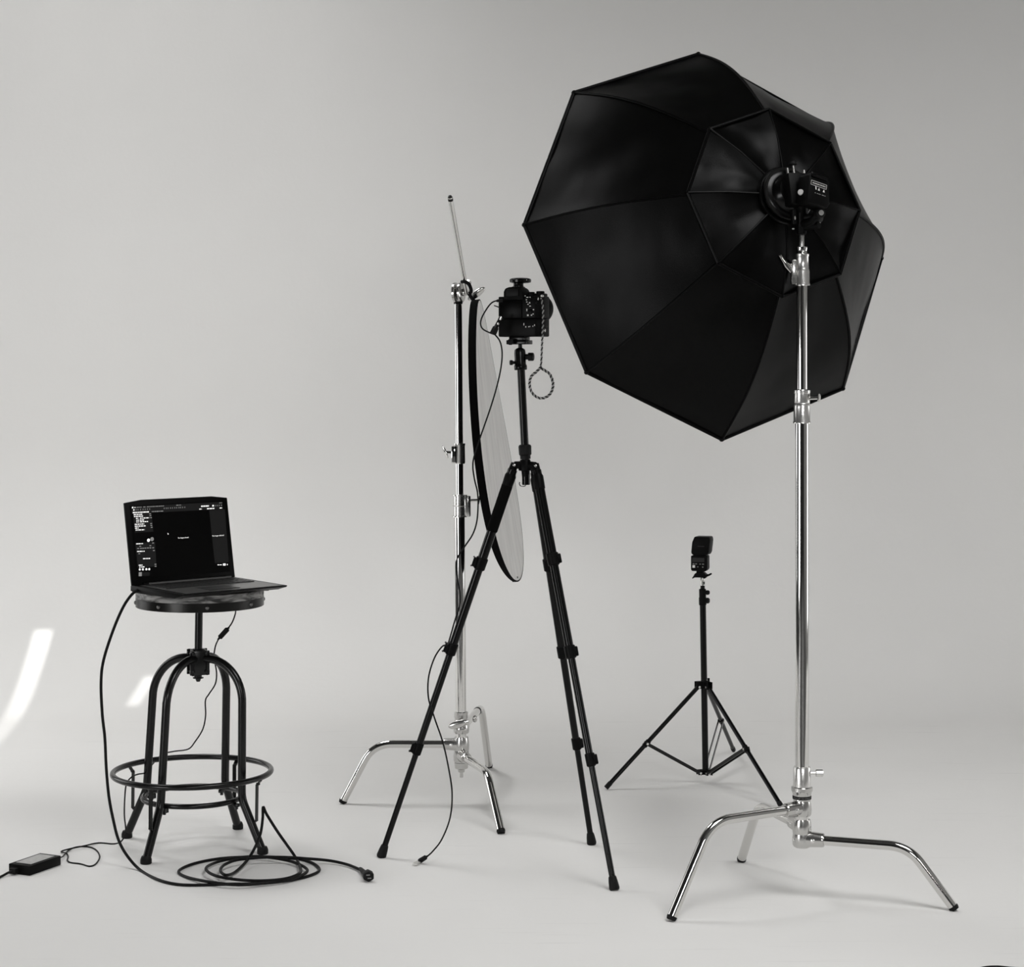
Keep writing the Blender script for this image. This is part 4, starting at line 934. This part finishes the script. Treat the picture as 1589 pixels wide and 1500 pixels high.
def compact_flash():
    k = LD/FPX; d = LD
    base = P(1088, 898, d)
    t = thing('compact_flash', base, 'small black hot-shoe flash standing on the little light stand', 'flash')
    yaw = math.radians(-16); r = V((math.cos(yaw), math.sin(yaw), 0)); f = V((-math.sin(yaw), math.cos(yaw), 0)); z = Zv
    B = lambda x, y, b=0: P(x, y, d)+f*b
    # cold shoe clamp
    sh = MB(); sh.prism([B(1074.5, 896.5, -.012), B(1077, 893, -.012), B(1078.5, 890, -.012), B(1081, 888, -.012), B(1092.5, 888, -.012), B(1096, 891, -.012), B(1097.5, 894, -.012), B(1094, 897.5, -.012), B(1091, 895.6, -.012), B(1078.5, 895.4, -.012), B(1075.5, 897.3, -.012)], f*.034, .001)
    sh.obj('cold_shoe', 'blackplastic', t)
    MB().tube([B(1096, 893), B(1101, 891.5, -.006), B(1104.8, 889.3, -.010)], [.0045, .0035, .0028], 10).obj('shoe_lever', 'blackplastic', t)
    MB().prism([B(1082, 889, -.016), B(1081.8, 884, -.016), B(1093, 884.2, -.016), B(1092, 889, -.016)], f*.030, .001).obj('neck', 'blackplastic', t)
    hw = .0285
    bc = P(1086.5, 873.2, d)
    def K(a, b, h): return bc+r*a+f*b+z*h
    body = MB(); body.prism([K(a, -.022, h) for a, h in ((-hw+.004, -.0265), (hw-.006, -.0265), (hw, -.020), (hw, .026), (-hw, .026), (-hw, -.022))], f*.046, .003); body = body.obj('body', 'blackplastic', t)
    MB().box(K(-.003, -.0225, .012), (.042, .0016, .014), r, f).obj('display', 'lcd', body)
    for a, h, w_, hh in ((-.019, -.0015, .006, .0035), (-.010, -.0015, .006, .003), (.004, -.002, .005, .0025), (.014, -.002, .006, .003), (-.004, -.0115, .004, .003), (.013, -.012, .004, .004)):
        MB().box(K(a, -.0226, h), (w_, .0014, hh), r, f).obj('button', 'grey_print', body)
    MB().box(K(-.018, -.0227, -.0105), (.009, .0016, .009), r, f, bev=.0006).obj('test_button', 'white', body)
    hc = P(1088.5, 846, d)
    def H(a, b, h): return hc+r*(a+h*.10)+f*b+z*h
    hd = MB()
    hd.prism([H(a, -.020, h) for a, h in ((-.026, -.031), (.026, -.031), (.0305, -.022), (.0310, .020), (.027, .031), (-.024, .031), (-.0305, .012), (-.0305, -.024))], f*.048+V((.004, 0, 0)), .003)
    hd = hd.obj('head', 'blackplastic', t)
    MB().box(H(.002, -.0206, -.002), (.022, .0012, .0028), r, f).obj('head_lettering', 'lcd', hd)
    MB().box(P(1087, 860.5, d)+f*.002, (.046, .036, .010), r, f, bev=.002).obj('tilt_joint', 'blackplastic', t)
compact_flash()

# ------------------------------------------------------------------ cables on the floor
def coil_cable():
    r = .0042; pts = []
    hang = [(222, 913, 5.80), (214, 915, 5.79), (203, 924, 5.78), (190, 944, 5.77), (174.7, 980, 5.76), (160.5, 1025, 5.75), (156.8, 1060, 5.74), (158.7, 1108, 5.73), (162.7, 1145, 5.72), (165, 1193, 5.71), (169, 1236, 5.70), (176, 1273, 5.69), (184, 1303, 5.68), (197, 1327, 5.665)]
    pts += [P(*q) for q in hang]
    fl = [(217, 1349), (244, 1364), (273, 1371.5), (305, 1373), (345, 1371.5), (385, 1371), (420, 1369), (455, 1364.5), (480, 1358.5), (495.6, 1350), (486.5, 1339.5), (464, 1332.5), (425, 1329.5), (384.6, 1329.3), (340, 1332), (300, 1340), (277.5, 1351), (289.5, 1360.5), (328, 1368.5), (369, 1372.5), (407, 1370), (440, 1366), (464, 1359.5), (477, 1350), (461.6, 1339.5), (432, 1332), (396, 1328.5), (360, 1332), (332, 1339), (319.5, 1348), (335, 1358.5), (373, 1365), (412, 1366), (445, 1362.5), (464, 1355)]
    for i, (x, y) in enumerate(fl):
        lay = 0 if i < 18 else .007 if i < 29 else .012
        pts.append(G(x, y+.0, r+lay) if i else G(x, y, r))
    pts += [G(466.3, 1347, .012), P(458, 1329, 5.73), P(432, 1292, 5.75), P(414, 1263.5, 5.755), P(408.3, 1252, 5.755), P(407.5, 1271, 5.755), P(402.7, 1298, 5.75), P(387, 1329.7, 5.70), G(366.5, 1351.5, .010)]
    fl2 = [(350.6, 1357.5), (342, 1350), (349, 1341), (370, 1333.5), (407, 1330), (441, 1329.7), (471, 1331.5), (509, 1334.7), (538.7, 1341), (561, 1350)]
    for i, (x, y) in enumerate(fl2): pts.append(G(x, y, r+(.016 if i < 7 else .006 if i < 8 else 0.003)))
    t = thing('coiled_cable', G(385, 1351), 'thick black cable from the laptop lying in loose coils by the stool', 'cable')
    MB().tube(spline(pts, 7), r, 10).obj('cord', 'cable', t)
    p0 = G(560, 1349.5, .008); p1 = G(571, 1359, .014); ax = (p1-p0).normalized()
    p0.z = .010; p1.z = .013
    MB().tube([p0-ax*.012, p0, p0.lerp(p1, .5), p1], [.0044, .0058, .0078, .0095], 12).obj('strain_relief', 'rubber', t)
    ax = norm((ax.x*.6+.1, ax.y-.4, 0)); pc = p1+V((0, 0, .001)); side = ax.cross(Zv)
    hexa = [pc+side*(.0165*math.cos(q))+Zv*(.0150*math.sin(q)+.0025) for q in [math.radians(30+60*i) for i in range(6)]]
    pl = MB(); pl.prism([h-ax*.012 for h in hexa], ax*.030, .0025); plug = pl.obj('plug', 'rubber', t, 'chunky black plug end')
    for s in (-.0045, .0045): MB().box(pc+ax*.0175+side*s*.4+Zv*(s+.003), (.004, .010, .0022), ax, side).obj('plug_slot', 'grey_print', plug)
coil_cable()

def charger():
    a, b, c = G(46.2, 1358.8), G(94.6, 1341.7), G(12.2, 1354.8)
    e1 = norm(b-a); e2 = V((-e1.y, e1.x, 0)); L = (b-a).length; W = .074; Hh = .027
    ctr = a+e1*L/2+e2*W/2
    t = thing('power_adapter', ctr, 'black power brick with grey sticker and thin cord running to the laptop', 'power adapter')
    MB().box(ctr+Zv*Hh/2, (L, W, Hh), e1, e2, bev=.002).obj('body', 'blackplastic', t)
    MB().box(ctr+Zv*(Hh+.0001)+e1*.004+e2*.002, (L*.76, W*.72, .0004), e1, e2).obj('sticker', 'label', t, 'pale grey rating sticker')
    sk = ctr-e1*(L/2+.006)+e2*.012+Zv*.011
    MB().box(sk, (.022, .022, .016), e1, e2, bev=.002).obj('mains_plug', 'rubber', t)
    s0 = sk-e1*.008
    far = G(0, 1360.5, .0035)
    MB().tube(spline([s0, s0+(-e1)*.010+e2*.006-Zv*.002, far, G(-40, 1380, .0035), G(-140, 1400, .0035), G(-330, 1390, .0035)], 8), .0034, 10).obj('mains_cord', 'cable', t)
    r = .0022
    pts = [b+Zv*.017+e2*.012, G(97.5, 1328.5, .009), G(100.7, 1324.6, .006), G(108.7, 1317.5, r), G(121, 1313.5, r), G(137, 1313.5, r), G(149, 1318.5, r), G(154.7, 1328.6, r), G(149, 1339.7, r), G(139, 1343.7, r), G(125, 1340, r), G(109.7, 1338, r), G(104.7, 1334.6, r), G(105.7, 1328.6, r), G(102.7, 1323.6, r+.004), G(94.9, 1321, r+.001), G(106.7, 1317, r+.005), G(131, 1312, r+.005), G(153, 1307.5, r), G(175, 1309, r), G(187, 1306, r)]
    pts += [P(194, 1295, 5.97), P(195, 1284, 5.96), P(193, 1265, 5.94), P(193.5, 1240, 5.92), P(196, 1217, 5.90), P(204, 1205.5, 5.90), P(214, 1201, 5.95), P(226, 1198, 6.04), P(238, 1184, 6.12), P(252, 1170, 6.175), P(270, 1165.5, 6.17), P(292, 1162, 6.13), P(303, 1150, 6.10), P(314.7, 1131, 6.08), P(319, 1110, 6.06), P(318.7, 1087, 6.05), P(324, 1077, 6.05), P(334, 1061, 6.03), P(336, 1043, 6.03), P(332.3, 1022, 6.03), P(332.7, 1011, 6.01), P(335, 1000, 6.0), P(339.5, 990.6, 6.0)]
    MB().tube(spline(pts, 6), r, 8).obj('cord', 'cable', t)
    q0, q1 = P(339.5, 990.6, 6.0), P(354.3, 974.4, 6.0)
    MB().tube([q0.lerp(q1, -.12), q0.lerp(q1, .05), q0.lerp(q1, .12), q0.lerp(q1, .9), q0.lerp(q1, .96), q0.lerp(q1, 1.1)], [.0025, .0038, .0078, .0078, .0042, .0025], 14).obj('ferrite_bead', 'rubber', t)
    MB().tube(spline([q1, P(360, 966, 6.0), P(364, 956, 6.02), P(365.8, 947, 6.05), P(366, 930, 6.13), P(363, 917, 6.17), P(352, 911, 6.15), P(345, 907, 6.05)], 6), r, 8).obj('laptop_lead', 'cable', t)
charger()

m = MB(); m.tube(spline([G(1470, 1540, .006), G(1500, 1512, .006), G(1524, 1503.5, .006), G(1546, 1501.5, .006), G(1570, 1503.5, .006), G(1592, 1504, .006), G(1625, 1500, .006), G(1665, 1506, .006), G(1700, 1530, .006)], 8), .0058, 10)
tag(m.obj('floor_cable', 'cable'), 'dark cable curving along the floor at the bottom right edge', 'cable')
